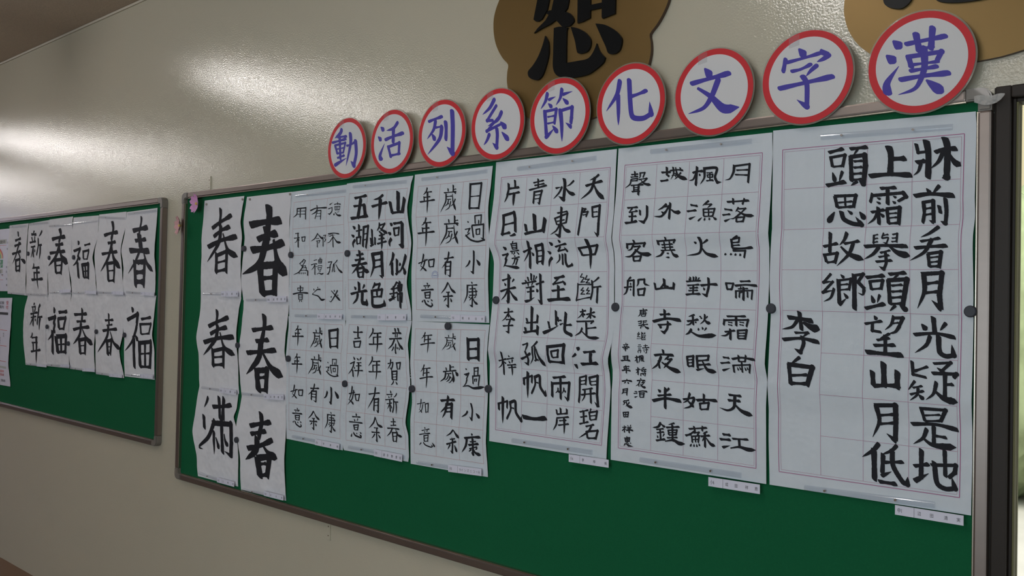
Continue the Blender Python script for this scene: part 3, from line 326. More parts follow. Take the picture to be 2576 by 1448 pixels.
辛|d34 137,2571 154,2545;h34 73,2514 211,2534;d34 106,2501 123,2475;p34 187,2512 164,2477;h45 49,2451 147,2469 253,2468;h31 83,2418 205,2431;v45 139,2469 141,2366
丑|z40 54,2224 209,2247 195,2144;v44 120,2235 106,2138;h31 64,2184 210,2199;h51 -1,2118 146,2141 269,2134
年|h37 76,1972 231,1989;h31 86,1925 216,1940;v36 68,1971 78,1883;h48 5,1871 127,1893 258,1881;v49 133,2003 137,1812
六|d42 157,1676 173,1650;h51 27,1605 174,1636 320,1627;p44 134,1599 94,1555;d44 191,1604 232,1559
月|p51 80,1410 82,1342 34,1283;z42 80,1410 203,1434 190,1269;h31 90,1370 187,1385;h31 82,1328 188,1340
成|h37 103,1125 249,1151;p45 95,1117 121,1061 73,1019;h31 120,1085 177,1094;q70 168,1144 212,1018 366,978;p40 267,1105 211,1035 147,992;d32 225,1170 257,1152
田|v44 85,836 104,721;z40 85,836 239,857 218,733;v37 158,843 161,734;h31 98,782 225,798;h34 100,721 222,740
祥|d34 108,516 125,491;z35 60,457 158,481 54,374;v41 118,436 120,340;d29 143,431 168,414;p33 214,528 239,497;p33 311,545 280,501;h30 191,471 328,493;h31 200,438 313,457;h48 176,394 265,418 370,416;v49 256,485 259,342
惠|h37 115,196 286,230;z36 140,172 270,197 255,131;v40 140,172 150,118;h27 149,145 259,162;h34 142,110 271,133;v40 196,246 207,91;p44 151,71 95,2;k59 175,74 233,26 387,18;d33 232,87 257,63;d33 288,108 313,84
@P3 -1.658 -0.349
天|p74 3352,6812 3237,6738 3061,6685;h85 2946,6544 3240,6603 3465,6637;p100 3229,6738 3116,6418 2797,6204;q111 3185,6592 3337,6343 3558,6156
門|v73 2877,5975 2818,5622 2771,5262;z60 2867,5958 2979,5940 2895,5854;z59 2895,5854 3055,5867 3002,5734;h42 2897,5785 3019,5799;v65 3189,5964 3217,5709;z83 3181,5971 3428,6004 3410,5536 3409,5255;t64 3410,5222 3287,5339;h42 3228,5843 3367,5850;h42 3231,5717 3377,5731
中|v75 2768,4915 2877,4731;z75 2741,4924 3368,4989 3264,4753;h60 2869,4740 3282,4762;n116 3035,5148 3126,4861 3145,4383
斷|v52 2763,4009 2758,3753 2725,3547;h39 2764,3979 3227,3980;h42 2717,3565 2978,3620 3180,3652;z35 2888,4265 2834,4175 2958,4159;z35 2958,4159 2856,4039 2986,4054;z35 3045,4219 2985,4114 3122,4114;z35 3121,4129 3024,4024 3146,4019;z35 2941,3904 2868,3829 2973,3820;z35 2965,3829 2871,3730 3005,3731;z35 3101,3905 3047,3830 3150,3822;z34 3139,3831 3049,3740 3167,3741;p56 3423,4167 3316,4084 3208,4025;v64 3207,4084 3231,3816 3181,3592;h53 3247,3906 3501,3936;v68 3393,3921 3384,3506
水|k118 2218,6793 2253,6630 2232,6232 2054,6336;t62 1950,6553 2138,6577;p69 2165,6581 2071,6427 1886,6269;p65 2547,6716 2415,6618 2308,6580;q97 2263,6553 2420,6404 2613,6337
東|h55 2046,5879 2386,5911;k97 2178,6033 2178,5590 2159,5259 1981,5336;v58 1970,5753 2053,5564;z67 1963,5738 2388,5856 2355,5613;h43 2051,5657 2303,5692;h49 2073,5564 2344,5613;p61 2132,5546 2038,5411 1843,5310;q92 2209,5588 2329,5430 2530,5355
流|d87 1796,5116 1909,5029;d79 1695,4879 1816,4805;p112 1858,4698 1781,4613 1765,4452;d67 2102,5168 2182,5092;h62 1989,4980 2164,5022 2369,5056;z59 2165,4991 2071,4870 2322,4910;d61 2282,4973 2389,4841;p62 2112,4777 2115,4638 2001,4532;v69 2209,4790 2236,4499;k85 2306,4794 2330,4574 2410,4457 2543,4495 2534,4556
至|h86 1971,4141 2301,4201;z65 2127,4162 1936,3986 2285,4054;d74 2246,4085 2357,3969;h73 1901,3807 2329,3856;v101 2113,3947 2133,3594;h111 1780,3552 2141,3588 2519,3599
青|h54 1160,6758 1525,6803;h54 1203,6682 1548,6713;h64 1020,6568 1348,6618 1630,6660;v69 1321,6856 1340,6602;v73 1207,6511 1187,6186;z72 1195,6502 1472,6524 1417,6314 1400,6174;t54 1408,6164 1325,6219;h38 1239,6414 1426,6420;h38 1233,6310 1429,6320
山|v145 1244,5883 1297,5439;v104 941,5628 988,5435;t90 936,5357 1133,5414 1276,5440;h82 989,5371 1297,5407 1580,5444;v148 1633,5754 1581,5397
相|h72 836,4867 1153,4977;v98 1049,5157 1097,4418;p67 1043,4910 964,4753 863,4611;d72 1127,4860 1212,4764;v89 1307,5029 1340,4541;z98 1299,5023 1550,5060 1539,4679 1523,4523;h50 1343,4887 1534,4904;h50 1347,4745 1537,4757;h63 1339,4588 1521,4611
對|v62 1021,4181 1065,4070;v73 1142,4275 1159,4086;v60 1254,4227 1241,4092;p51 1349,4196 1290,4101;d56 919,4102 995,4038;h64 830,3997 1107,4038 1332,4070;h54 987,3880 1274,3928;p56 1046,4007 1069,3912;p54 1210,4038 1172,3928;h54 1031,3769 1278,3803;v90 1152,3896 1173,3565;t85 976,3509 1141,3543 1303,3630;h64 1334,3976 1607,4060;k101 1469,4258 1499,3898 1550,3477 1418,3578;d88 1358,3860 1413,3772
片|v84 486,6882 513,6677;v92 252,6809 265,6646 218,6454;p79 251,6517 198,6390 127,6281;h78 277,6661 513,6667 649,6677;h72 282,6499 483,6518 678,6537;n110 483,6518 470,6373 467,6164
日|v102 125,5890 144,5678 109,5354;z107 94,5902 510,5978 557,5821 589,5434;t91 590,5370 412,5328 398,5376;h65 162,5645 531,5693;h85 74,5372 397,5425
邊|d91 118,5029 237,4954;z72 55,4796 262,4831 171,4670;p88 223,4702 183,4557 121,4460;q84 163,4508 401,4473 721,4431;p45 519,5173 478,5116;v50 435,5111 465,4955;z48 436,5101 640,5118 622,4968;h32 463,5052 620,5061;h32 464,5004 621,5009;h39 452,4956 622,4968;h45 368,4893 687,4924;p48 433,4876 413,4811;p44 527,4873 457,4794;d42 582,4888 682,4806;d48 512,4793 531,4745;h45 417,4699 700,4742;z52 532,4697 630,4679 571,4519;p54 532,4681 505,4585 434,4511
来|h66 100,4087 409,4167;d60 176,4022 243,3941;p66 530,4125 456,4038;h72 52,3778 289,3844 609,3894;v111 330,4248 364,3480;t72 364,3467 276,3537;p68 312,3812 229,3666 89,3534;q86 385,3812 530,3653 703,3527
楚|h53 2867,3263 3049,3306;v60 2947,3337 2964,3134;p46 2949,3248 2889,3165 2789,3096;d46 2969,3239 3032,3185;h52 3072,3202 3331,3274;v67 3209,3375 3195,3108;p50 3192,3222 3134,3139 3062,3088;q54 3212,3222 3273,3175 3374,3138;z59 2770,3013 3297,3039 3218,2971;v72 3076,3000 3104,2680;h52 3100,2844 3400,2880;p64 2958,2855 2900,2738 2729,2639;q80 2940,2772 3186,2618 3513,2616
江|d115 2794,2338 2902,2295;p90 2790,2174 2729,2121 2660,2084;t124 2798,1845 2693,1898;h78 3034,2226 3402,2271;v110 3267,2232 3242,1954;h97 2940,1913 3202,1942 3460,1968
開|v73 2867,1537 2864,1127 2841,911;z66 2854,1559 3068,1617 3054,1388;h39 2897,1474 3051,1502;h39 2899,1385 3053,1410;v66 3170,1576 3207,1399;z83 3162,1575 3428,1643 3420,1141 3458,887;t78 3466,849 3344,973;h39 3213,1481 3392,1507;h39 3215,1390 3394,1417;h52 2955,1249 3277,1317;h59 2918,1115 3059,1143 3371,1195;p61 3036,1256 3020,1075 2934,943;v67 3209,1302 3234,924
碧|h52 2875,668 3149,744;h49 2903,534 3113,588;v68 2996,713 3016,388;h55 2874,357 3157,442;p52 3237,785 3191,683;v59 3183,682 3216,491;z64 3171,681 3429,739 3395,526;h39 3213,598 3392,629;h45 3216,491 3394,532;h58 3079,314 3338,390;p69 3259,349 3162,193 2862,-5;v70 3102,186 3146,12;z69 3114,187 3460,249 3398,26;h64 3146,19 3406,49
此|v85 2070,3278 2101,2892;v75 2147,3112 2163,2995;h54 2141,3028 2268,3032;v74 1832,2985 1888,2801;t104 1674,2674 1932,2769 2187,2895;h73 2356,2901 2607,2926;k111 2411,3236 2396,2985 2402,2752 2605,2660 2612,2710;t55 2229,2913 2354,2967
回|v94 1836,2308 1877,1887;z112 1814,2307 2390,2385 2347,1899;h80 1867,1921 2359,1917;v71 1968,2196 2003,2030;z71 1968,2196 2203,2242 2186,2057;h54 2003,2030 2199,2058
兩|h80 1973,1489 2389,1552;v95 1946,1369 1956,983;z89 1947,1336 2519,1396 2487,962;t72 2488,936 2359,1034;v84 2221,1507 2243,941;p54 2151,1234 2136,1149 2060,1092;d54 2144,1183 2197,1110;p55 2346,1249 2335,1182 2282,1094;d52 2347,1200 2407,1138
岸|v71 2241,707 2253,558;v62 2106,654 2125,545;h56 2117,534 2475,590;v71 2452,700 2455,578;h56 2120,434 2519,501;p71 2129,411 2103,258 1999,96;h46 2206,369 2438,410;h53 2175,249 2524,320;n79 2365,459 2379,254 2375,38
出|v107 1235,3363 1252,2710;v78 1062,3049 1087,2963;h62 1052,2927 1446,2956;v87 1450,3145 1438,2939;v86 1024,2798 1073,2651;h83 982,2658 1252,2703 1474,2725;v105 1471,2855 1463,2622
孤|h60 959,2317 1148,2378;p67 1139,2353 1084,2219 1042,2113;k82 1063,2149 1136,1946 1095,1798 971,1850;h79 887,1931 1045,1992 1245,2107;p71 1481,2438 1373,2337 1263,2263;p68 1307,2282 1315,1991 1185,1804;v70 1396,2304 1419,1928;t55 1362,1908 1516,1951;d45 1427,1980 1508,1916;q104 1442,2237 1560,1970 1731,1777
帆|v90 947,1398 960,1225;z74 938,1397 1238,1488 1230,1298;n108 1087,1580 1086,1287 1097,874;v75 1328,1477 1356,1273 1229,1006;k105 1329,1460 1505,1506 1535,1219 1716,1013 1721,1149;h48 1355,1324 1466,1316
一|h137 929,347 1336,330 1754,390
李|h53 224,3185 552,3228;v70 386,3312 392,3065;p52 367,3153 276,3027 150,2945;q65 414,3136 510,3033 651,2985;h49 310,2992 544,3017;k74 465,2997 422,2855 427,2644 309,2674;h53 210,2812 586,2843
梓|h50 37,1829 330,1899;v70 173,2085 224,1451;p53 180,1837 122,1710 4,1624;d47 214,1822 296,1763;d49 421,2010 460,1959;h46 354,1893 610,1943;d50 402,1851 451,1783;p52 555,1895 511,1787;h49 335,1723 661,1761;h42 384,1656 663,1691;n69 499,1733 526,1595 530,1448
帆|v90 38,629 53,452;z74 29,628 355,722 346,526;n109 191,817 190,515 201,90;v76 453,710 483,501 344,225;k106 453,693 645,741 677,445 873,233 879,373;h48 481,554 602,545
@P5 -2.335 -0.026
山|v185 2333,3659 2376,3036;v144 1956,3371 2091,2996;h103 2063,3005 2365,3018 2610,3023;v177 2650,3438 2583,3007
河|d116 1990,2688 2115,2609;d111 1900,2397 2058,2329;p149 2074,2189 1983,2082 2027,1933;h102 2168,2662 2594,2687;k185 2594,2680 2595,2317 2607,1954 2427,1996;v96 2190,2515 2237,2275;z90 2174,2508 2447,2522 2416,2323;h63 2237,2275 2433,2305
似|p138 2189,1728 2141,1527 1992,1328;v141 2115,1455 2157,1033;v131 2361,1524 2375,1105;t108 2322,1051 2535,1195;d105 2500,1431 2520,1322;p143 2779,1654 2666,1338 2485,1086;q146 2640,1302 2742,1157 2768,1030
錦|p86 2374,814 2226,650 2051,576;d67 2357,814 2523,741;h63 2118,576 2418,632;h62 2039,429 2423,487;v99 2225,668 2239,267;d67 2135,393 2182,321;t99 2019,227 2400,360;z78 2443,705 2632,724 2611,543;v86 2432,705 2449,523;h44 2446,621 2608,633;h51 2449,523 2611,543;v80 2424,451 2449,215;z85 2425,432 2641,463 2623,181;v108 2520,832 2565,0
千|p112 1610,3615 1397,3517 1139,3488;h107 1071,3266 1461,3319 1827,3360;n189 1483,3511 1476,3214 1433,2825
峰|v103 1098,2521 1150,2012;v95 1049,2241 1092,2033;t79 1047,1978 1276,2046;v98 1269,2252 1277,2028;p101 1482,2711 1458,2581 1348,2455;z78 1485,2636 1738,2681 1548,2466;q98 1458,2581 1661,2462 1890,2361;h61 1468,2302 1750,2347;h60 1443,2191 1737,2218;h75 1391,2043 1842,2115;n135 1596,2390 1615,2167 1614,1851;d60 1433,2470 1550,2392
月|p161 1160,1731 1243,1355 1083,964;z151 1161,1712 1618,1751 1641,1425 1683,1017;t95 1684,973 1512,1036;h82 1266,1505 1608,1536;h83 1257,1281 1615,1332
色|p115 1321,776 1267,683 1166,589;z98 1294,720 1550,751 1471,572;v137 1168,533 1199,159;z106 1185,533 1670,573 1622,332;v103 1414,572 1421,367;h74 1221,328 1621,351;k150 1193,309 1231,48 1575,35 1799,95 1766,260
五|h108 170,3594 783,3650;v182 489,3574 363,2932;h99 137,3327 734,3350;v182 676,3334 749,2951;h123 -1,2930 422,2948 865,2983
湖|d100 100,2675 243,2574;d95 50,2389 205,2307;p129 256,2209 152,2097 188,1943;h66 288,2495 586,2533;v114 431,2700 446,2280;v87 326,2284 365,2053;z81 326,2284 535,2296 514,2068;h54 346,2073 543,2086;v111 672,2613 666,1969;z106 660,2614 907,2642 863,2228 815,1927;h53 692,2385 845,2399;h54 699,2195 834,2210
春|v140 492,1840 518,1631;h93 348,1691 692,1741;h92 281,1528 739,1581;h99 131,1350 891,1435;p130 559,1630 421,1327 128,1082;q135 566,1440 782,1210 1019,1133;v122 393,1271 494,965;z110 412,1251 732,1286 702,965;h65 458,1118 696,1143;h69 494,965 701,984
光|v153 500,794 523,491;d105 253,660 359,565;p109 788,719 686,586;h100 92,411 511,490 923,531;p132 453,452 401,242 195,86;k172 689,492 690,151 909,110 904,268
@P4 -2.004 -0.019
日|v93 2196,3621 2186,2869;z83 2183,3602 2637,3602 2566,2858;h44 2208,3239 2578,3239;h67 2185,2903 2566,2882
過|d53 2111,2525 2169,2481;p56 2211,2311 2157,2246;z45 2024,2285 2235,2310 2131,2179;p47 2215,2176 2100,2113 2021,2082;k70 2053,2114 2268,1972 2548,1913 2820,1955 2705,2025;v60 2424,2665 2440,2436;z56 2424,2665 2686,2675 2670,2426;v59 2585,2530 2579,2430;v67 2303,2375 2382,2036;z67 2302,2391 2785,2404 2774,1990;z52 2482,2267 2629,2278 2624,2128;v59 2482,2267 2496,2116;h40 2496,2116 2633,2127;t49 2784,1973 2659,2027
小|k89 2394,1650 2402,1365 2380,1013 2271,1064;p75 2248,1367 2172,1250 2057,1174;d101 2507,1396 2659,1227
康|d50 2304,755 2361,701;h47 2143,644 2561,662;p75 2157,654 2152,357 2017,119;h43 2254,543 2495,555;h50 2219,452 2566,478;z46 2245,358 2523,368 2496,528;k76 2363,628 2373,293 2362,41 2253,83;p50 2340,292 2250,207;d52 2214,324 2271,285;p48 2501,328 2434,277;q69 2387,276 2469,160 2591,96
歲|v73 1481,3629 1487,3423;h38 1500,3501 1606,3507;v58 1264,3541 1277,3454;h48 1095,3425 1618,3424;d43 1522,3410 1610,3370;p72 1195,3390 1178,3149 964,2848;q77 1455,3373 1496,3130 1625,2865;p53 1591,3210 1498,3061 1379,2999;h41 1198,3304 1442,3305;h41 1250,3214 1396,3212;p50 1299,3193 1254,3075 1133,3013;d45 1277,3115 1318,3071;p50 1398,3153 1331,2967 1161,2890
歲|v82 1582,2707 1589,2479;h43 1603,2565 1727,2572;v65 1330,2610 1344,2514;h55 1134,2481 1741,2481;d49 1629,2465 1731,2421;p82 1249,2443 1229,2177 981,1845;q88 1551,2424 1599,2156 1749,1864;p60 1709,2244 1602,2080 1463,2011;h47 1253,2348 1537,2349;h47 1313,2248 1483,2246;p57 1371,2226 1318,2096 1177,2027;d51 1345,2140 1392,2091;p57 1486,2181 1407,1976 1210,1891
有|h62 1181,1436 1570,1480;p78 1371,1639 1306,1382 1081,1160;v83 1234,1314 1235,969;z76 1234,1331 1453,1345 1442,916;t48 1442,906 1318,968;h45 1262,1210 1433,1215;h45 1265,1100 1436,1105
余|p74 1350,727 1233,555 1065,398;q80 1360,721 1503,522 1689,414;h48 1286,435 1432,446;h62 1157,306 1557,334;k84 1369,435 1374,281 1382,13 1272,73;p56 1291,262 1181,158;d70 1462,265 1523,152
年|p70 358,3630 310,3502 184,3422;h49 259,3495 566,3495;h50 238,3340 495,3349;v60 222,3366 241,3241;h64 50,3210 371,3226 701,3241;n87 372,3498 383,3161 372,2851
年|p78 337,2711 284,2568 144,2478;h55 228,2560 568,2560;h55 204,2386 488,2396;v67 186,2415 208,2275;h71 -3,2240 351,2258 717,2275;n97 353,2563 365,2186 353,1838
如|p81 279,1593 224,1364 150,1241;q63 150,1241 282,1168 429,1072;p72 351,1432 280,1221 129,1081;h51 60,1313 453,1431;v69 505,1394 537,1201;z68 505,1412 743,1433 714,1216;h49 537,1201 729,1216
意|d63 440,727 478,663;h49 299,621 580,639;d54 362,593 394,544;p49 515,614 481,558;h63 200,486 483,509 736,517;v69 357,427 388,251;z64 347,416 587,439 567,253;h39 386,339 564,348;h46 388,251 577,261;d57 287,190 238,126;k74 339,198 420,76 626,-1 700,46 647,132;d52 467,182 530,137;d51 619,219 697,168
@P4b -1.991 -0.447
日|v136 2091,3384 2124,2753;z130 2082,3338 2518,3368 2535,2767;h90 2115,3069 2478,3101;h97 2108,2802 2523,2846
過|d56 2019,2508 2069,2469;p49 2039,2298 2112,2338;z52 1975,2322 2160,2377 2067,2194;p60 2092,2196 2046,2070 1951,1974;q84 1926,1973 2146,2007 2366,1955 2818,2026;v58 2373,2548 2380,2322;z56 2374,2538 2532,2559 2524,2332;h31 2391,2445 2520,2464;v57 2318,2300 2339,2075;z58 2308,2299 2596,2337 2556,2039;h35 2397,2219 2493,2233;v53 2397,2219 2399,2149;v51 2479,2225 2467,2154
小|k82 2273,1511 2337,1307 2320,1044 2221,1121;p78 2143,1271 2073,1176 1903,1082;d102 2483,1245 2640,1122
康|d70 2308,649 2358,595;h90 2044,478 2359,543 2670,580;p106 2142,483 2099,268 1943,55;h48 2266,400 2507,439;h83 2211,299 2604,382;h52 2248,199 2559,290;k111 2370,510 2393,200 2397,61 2324,104;q100 2392,234 2492,108 2708,67;p66 2321,190 2226,109;p58 2560,255 2490,194
歲|v50 1472,3502 1477,3364;h26 1488,3416 1581,3420;v40 1281,3443 1292,3385;h33 1133,3365 1592,3365;d30 1507,3356 1585,3329;p50 1220,3343 1205,3182 1017,2982;q53 1449,3331 1485,3169 1598,2993;p36 1568,3222 1487,3123 1382,3082;h29 1223,3285 1438,3286;h29 1268,3225 1397,3224;p34 1312,3212 1272,3133 1166,3091;d31 1293,3160 1328,3130;p34 1399,3185 1340,3061 1191,3010
歲|v81 1382,2566 1387,2395;h43 1399,2503 1535,2519;v60 1216,2473 1229,2392;h53 1096,2347 1639,2419;p74 1210,2329 1164,2164 971,2042;q97 1473,2383 1529,2226 1534,2056;d109 1605,2381 1718,2268;p54 1543,2245 1422,2076 1322,2025;h43 1252,2296 1440,2320;p55 1339,2284 1267,2154 1166,2100;p55 1392,2234 1344,2124 1229,2054;d45 1392,2217 1444,2177
有|h93 1020,1475 1312,1523 1599,1549;p116 1334,1632 1266,1347 1015,1125;p112 1264,1401 1220,1163 1098,971;z119 1265,1383 1492,1421 1480,993;h64 1283,1277 1470,1312;h64 1256,1167 1474,1195
余|p67 1566,664 1443,543 1278,453;q91 1576,665 1695,537 1822,452;h50 1448,373 1649,418;h72 1301,212 1701,342;k86 1548,413 1554,236 1546,4 1458,46;p61 1453,224 1356,69;d90 1629,228 1735,39
年|p54 271,3491 205,3367 99,3288;h44 177,3377 577,3419;h44 235,3257 528,3296;v52 259,3369 238,3184;h51 78,3102 452,3168 706,3187;n68 402,3393 412,3100 387,2860
年|p54 274,2503 214,2364 118,2277;h44 189,2375 552,2422;h44 241,2242 508,2285;v52 263,2367 244,2159;h52 99,2068 439,2142 669,2163;n69 393,2394 402,2066 380,1797
如|p45 175,1448 139,1205 88,1126;q40 88,1126 170,1097 210,1028;p42 255,1308 196,1118 64,1032;h33 1,1284 349,1364;v47 351,1317 386,1052;z48 351,1317 483,1347 476,1072;h29 385,1074 476,1090
意|d47 330,618 364,567;h37 216,495 545,579;d46 324,489 357,449;p43 456,533 431,472;h44 112,362 380,422 581,452;v53 317,360 334,179;z46 307,348 498,392 483,196;h29 331,277 479,305;h36 334,179 493,209;p44 201,126 123,43;k51 292,148 391,76 631,43 698,77 628,123;d65 679,184 803,72
@P6 -2.329 -0.455
恭|v85 2270,3636 2292,3533;v82 2410,3650 2448,3539;h66 2155,3479 2358,3501 2565,3500;v52 2294,3464 2298,3360;v51 2385,3476 2376,3364;h62 2011,3296 2260,3316 2596,3339;p77 2261,3290 2149,3111 1969,2977;q93 2378,3295 2527,3112 2698,2992;k72 2331,3154 2311,2981 2341,2870 2288,2893;p62 2230,3054 2193,2975 2129,2923;d62 2386,3071 2414,2994;d51 2477,3058 2518,2974
賀|h42 1972,2510 2103,2544 2233,2570;p61 2112,2658 2091,2500 1965,2336;k65 2221,2560 2198,2438 2149,2348 2068,2412;v64 2390,2571 2435,2384;z61 2385,2557 2575,2582 2546,2374;h38 2428,2366 2564,2392;v82 2185,2298 2213,2015;z68 2185,2281 2425,2306 2421,2021;h31 2220,2193 2402,2213;h31 2223,2107 2405,2127;h41 2213,2020 2421,2038;p55 2279,1985 2243,1913 2153,1845;d51 2371,1983 2465,1887
年|p76 1192,3602 1183,3473 997,3270;h56 1225,3440 1618,3469;h46 1216,3315 1609,3346;v65 1230,3307 1245,3104;h57 1026,3084 1360,3100 1679,3127;n91 1430,3448 1443,3077 1411,2832
年|p68 1207,2692 1198,2569 1026,2375;h50 1237,2537 1602,2565;h41 1229,2418 1593,2447;v58 1242,2410 1256,2216;h51 1052,2197 1362,2213 1657,2239;n81 1427,2545 1439,2191 1409,1957
吉|v85 436,3635 449,3274;h58 200,3445 429,3445 683,3463;h51 265,3230 563,3270;v76 240,3147 290,2950;z66 226,3128 595,3163 546,2963;h47 275,2949 560,2967
祥|d66 244,2639 333,2540;z57 94,2395 307,2471 254,2350;p61 282,2370 174,2200 6,2043;v78 231,2204 268,1980;d47 285,2307 344,2247;d56 417,2604 519,2538;p55 651,2635 561,2531;h39 422,2447 657,2465;h39 398,2341 666,2367;h50 332,2183 750,2211;n88 521,2457 530,2223 488,1968
新|d64 2125,1682 2169,1595;h47 1955,1531 2239,1565;d48 2040,1502 2086,1433;p49 2194,1524 2160,1449;h44 1900,1362 2244,1414;h40 1973,1244 2221,1291;v70 2107,1381 2148,1011;p53 2099,1234 2007,1080;d45 2168,1222 2218,1118;p52 2442,1612 2404,1542 2297,1470;v64 2298,1434 2306,1199 2258,995;h47 2329,1337 2519,1345;n69 2411,1335 2435,1193 2431,967
春|v59 2292,814 2313,584;h43 2178,693 2404,720;h43 2176,578 2435,615;h51 2014,475 2289,500 2583,505;p66 2261,506 2156,349 1995,218;q77 2413,478 2527,319 2730,280;v68 2260,379 2317,87;z65 2252,360 2484,386 2453,94;h36 2297,248 2447,274;h39 2316,96 2452,112
有|h52 1076,1472 1328,1515 1612,1554;p75 1402,1716 1332,1404 1015,989;v78 1363,1352 1334,960;z77 1378,1334 1562,1360 1555,1166 1549,935;t53 1549,929 1447,998;h37 1373,1232 1551,1257;h37 1371,1130 1555,1156
余|p70 1407,754 1319,569 1095,369;q77 1413,755 1534,537 1791,473;h44 1353,415 1552,428;h51 1243,264 1642,291;k75 1495,422 1488,237 1518,10 1452,48;p59 1403,227 1334,136 1250,70;d58 1559,226 1690,122
如|p71 235,1661 198,1439 71,1181;q64 70,1219 224,1137 317,1060;p67 315,1535 235,1252 1,1031;h46 78,1401 368,1473;v62 380,1407 432,1213;z57 371,1401 603,1421 551,1214;h41 432,1204 566,1215
意|d66 432,797 465,705;h49 248,661 659,687;d57 340,598 391,528;p51 537,618 492,538;h53 97,478 428,494 769,502;v67 327,398 377,242;z56 318,387 565,423 527,249;h32 375,318 508,336;h38 378,238 526,255;d60 247,114 206,-5;k70 321,141 429,59 698,24 711,73 620,119;d42 470,158 508,115;d50 647,197 723,149
@P7 -2.665 -0.017
德|t45 2103,3370 2280,3436;p40 2040,3229 2177,3256 2245,3277;k55 2245,3277 2250,3142 2130,3046 2004,3073;h41 2364,3363 2527,3379 2716,3351;v46 2538,3429 2542,3345;v40 2407,3302 2426,3174;z32 2394,3286 2679,3286 2656,3170;v32 2490,3280 2502,3179;v32 2571,3284 2575,3175;h27 2412,3170 2656,3170;d67 2389,3067 2356,3001;q67 2415,3108 2568,2990 2785,2963;d34 2537,3118 2551,3084;d30 2644,3121 2613,3089
不|p39 2687,2348 2347,2386 2034,2295;h44 2073,2370 2374,2390 2687,2348;p36 2295,2329 2200,2290 2104,2276;v54 2343,2344 2365,1908;p44 2325,2235 2166,2096 2002,2059;q78 2379,2258 2576,2084 2806,2052;d38 2444,2332 2432,2307
有|h60 1007,3225 1335,3294 1941,3281;v61 1382,3394 1397,3307;p62 1421,3272 1312,3157 1071,3083;v46 1410,3186 1293,2925;z50 1418,3203 1622,3201 1612,2884;h26 1414,3108 1598,3104;h26 1375,3007 1602,3004
鄰|p55 1484,2409 1320,2242 1071,2146;q65 1484,2392 1630,2284 1788,2201;h29 1391,2231 1561,2234;z34 1395,2145 1621,2164 1540,2064;v51 1460,2135 1469,1928;v56 1785,2278 1798,1945;z39 1797,2321 1936,2333 1884,2224;z40 1884,2224 1942,2180 1875,2105
用|p66 223,3337 216,3143 -4,3030;z63 229,3337 741,3344 727,3170 737,2934;v59 417,3327 415,3019;h30 257,3247 716,3226;h30 246,3138 720,3121
和|h39 170,2448 373,2458;h42 102,2285 415,2298;v77 319,2460 340,1957;p41 303,2258 227,2154 123,2131;d41 357,2256 395,2193;v56 547,2320 583,2161;z51 533,2306 738,2317 715,2166;h35 583,2158 721,2166
孤|z44 2097,1400 2316,1413 2225,1288;h45 2049,1205 2254,1237;k62 2224,1305 2204,1119 2140,1002 2030,985;p44 2613,1467 2495,1369 2374,1320;v46 2414,1336 2343,1068;v49 2442,1336 2451,1084;t34 2452,1067 2545,1108;q73 2537,1318 2720,1132 2951,1022
必|d55 2475,463 2499,396;q77 2313,428 2536,279 2840,82;p68 2665,439 2536,279 2313,57 2189,89;d62 2333,243 2308,195;d38 2725,289 2658,271
禮|h35 1279,1472 1449,1495;h39 1127,1319 1298,1351 1469,1352;p45 1341,1333 1274,1231 1140,1137;v57 1351,1316 1364,972;d35 1409,1281 1450,1246;v36 1543,1485 1553,1373;z30 1534,1485 1759,1498 1736,1379;v34 1630,1560 1632,1372;v34 1686,1559 1694,1371;h21 1550,1442 1747,1444;h22 1553,1373 1736,1376;h30 1501,1263 1612,1295 1776,1276;v35 1531,1219 1547,1151;z28 1531,1219 1742,1226 1703,1149;h24 1548,1145 1703,1149;d32 1605,1133 1621,1073;d32 1675,1132 1663,1073;q47 1469,988 1595,1030 1737,995 1875,1029
之|d54 1303,498 1349,430;d49 1528,560 1559,508;p53 1701,466 1504,457 1295,335;u46 1295,335 1254,291;q70 1240,291 1569,235 1771,109 1993,137
為|z41 438,1362 683,1516 787,1480;p43 668,1517 600,1395;z42 786,1488 703,1385 589,1290;q36 467,1380 544,1308 605,1273;h31 633,1290 809,1297;h31 577,1221 870,1226;h35 448,1125 698,1141 947,1121;v47 795,1288 768,1219;v50 856,1218 845,1131;p59 663,1290 435,1082 96,978;v69 938,1121 939,948;d58 435,1073 444,1003;d57 548,1072 562,1002;d55 666,1071 689,1001;d56 783,1070 797,1009
貴|v77 529,591 539,346;v47 375,511 403,415;z38 369,506 694,521 669,420;h28 403,418 668,425;h63 109,289 524,346 993,332;v53 438,292 451,100;z48 438,284 659,294 652,102;h24 455,222 647,231;h24 458,161 649,172;h31 446,100 652,106;p52 520,83 479,4;d50 588,84 632,24
@P8 -2.653 -0.454
日|v126 2122,3436 2206,2846;z123 2107,3426 2596,3491 2597,2866;h56 2193,3173 2554,3202;h69 2204,2893 2580,2925
過|d43 2066,2365 2116,2333;p46 2153,2203 2106,2153;z36 1991,2183 2173,2202 2083,2102;p38 2157,2100 2056,2052 1988,2028;k57 2016,2053 2202,1945 2445,1900 2681,1932 2581,1985;v48 2338,2472 2352,2298;z45 2338,2472 2565,2480 2551,2290;v48 2477,2369 2472,2293;v54 2233,2251 2302,1993;z55 2232,2264 2651,2274 2641,1958;z43 2388,2169 2515,2177 2511,2063;v48 2388,2169 2400,2054;h33 2400,2054 2519,2063;t40 2650,1945 2541,1986
小|k120 2318,1517 2343,1249 2315,991 2215,1029;p107 2111,1360 2041,1200 1928,1120;d145 2525,1404 2735,1191
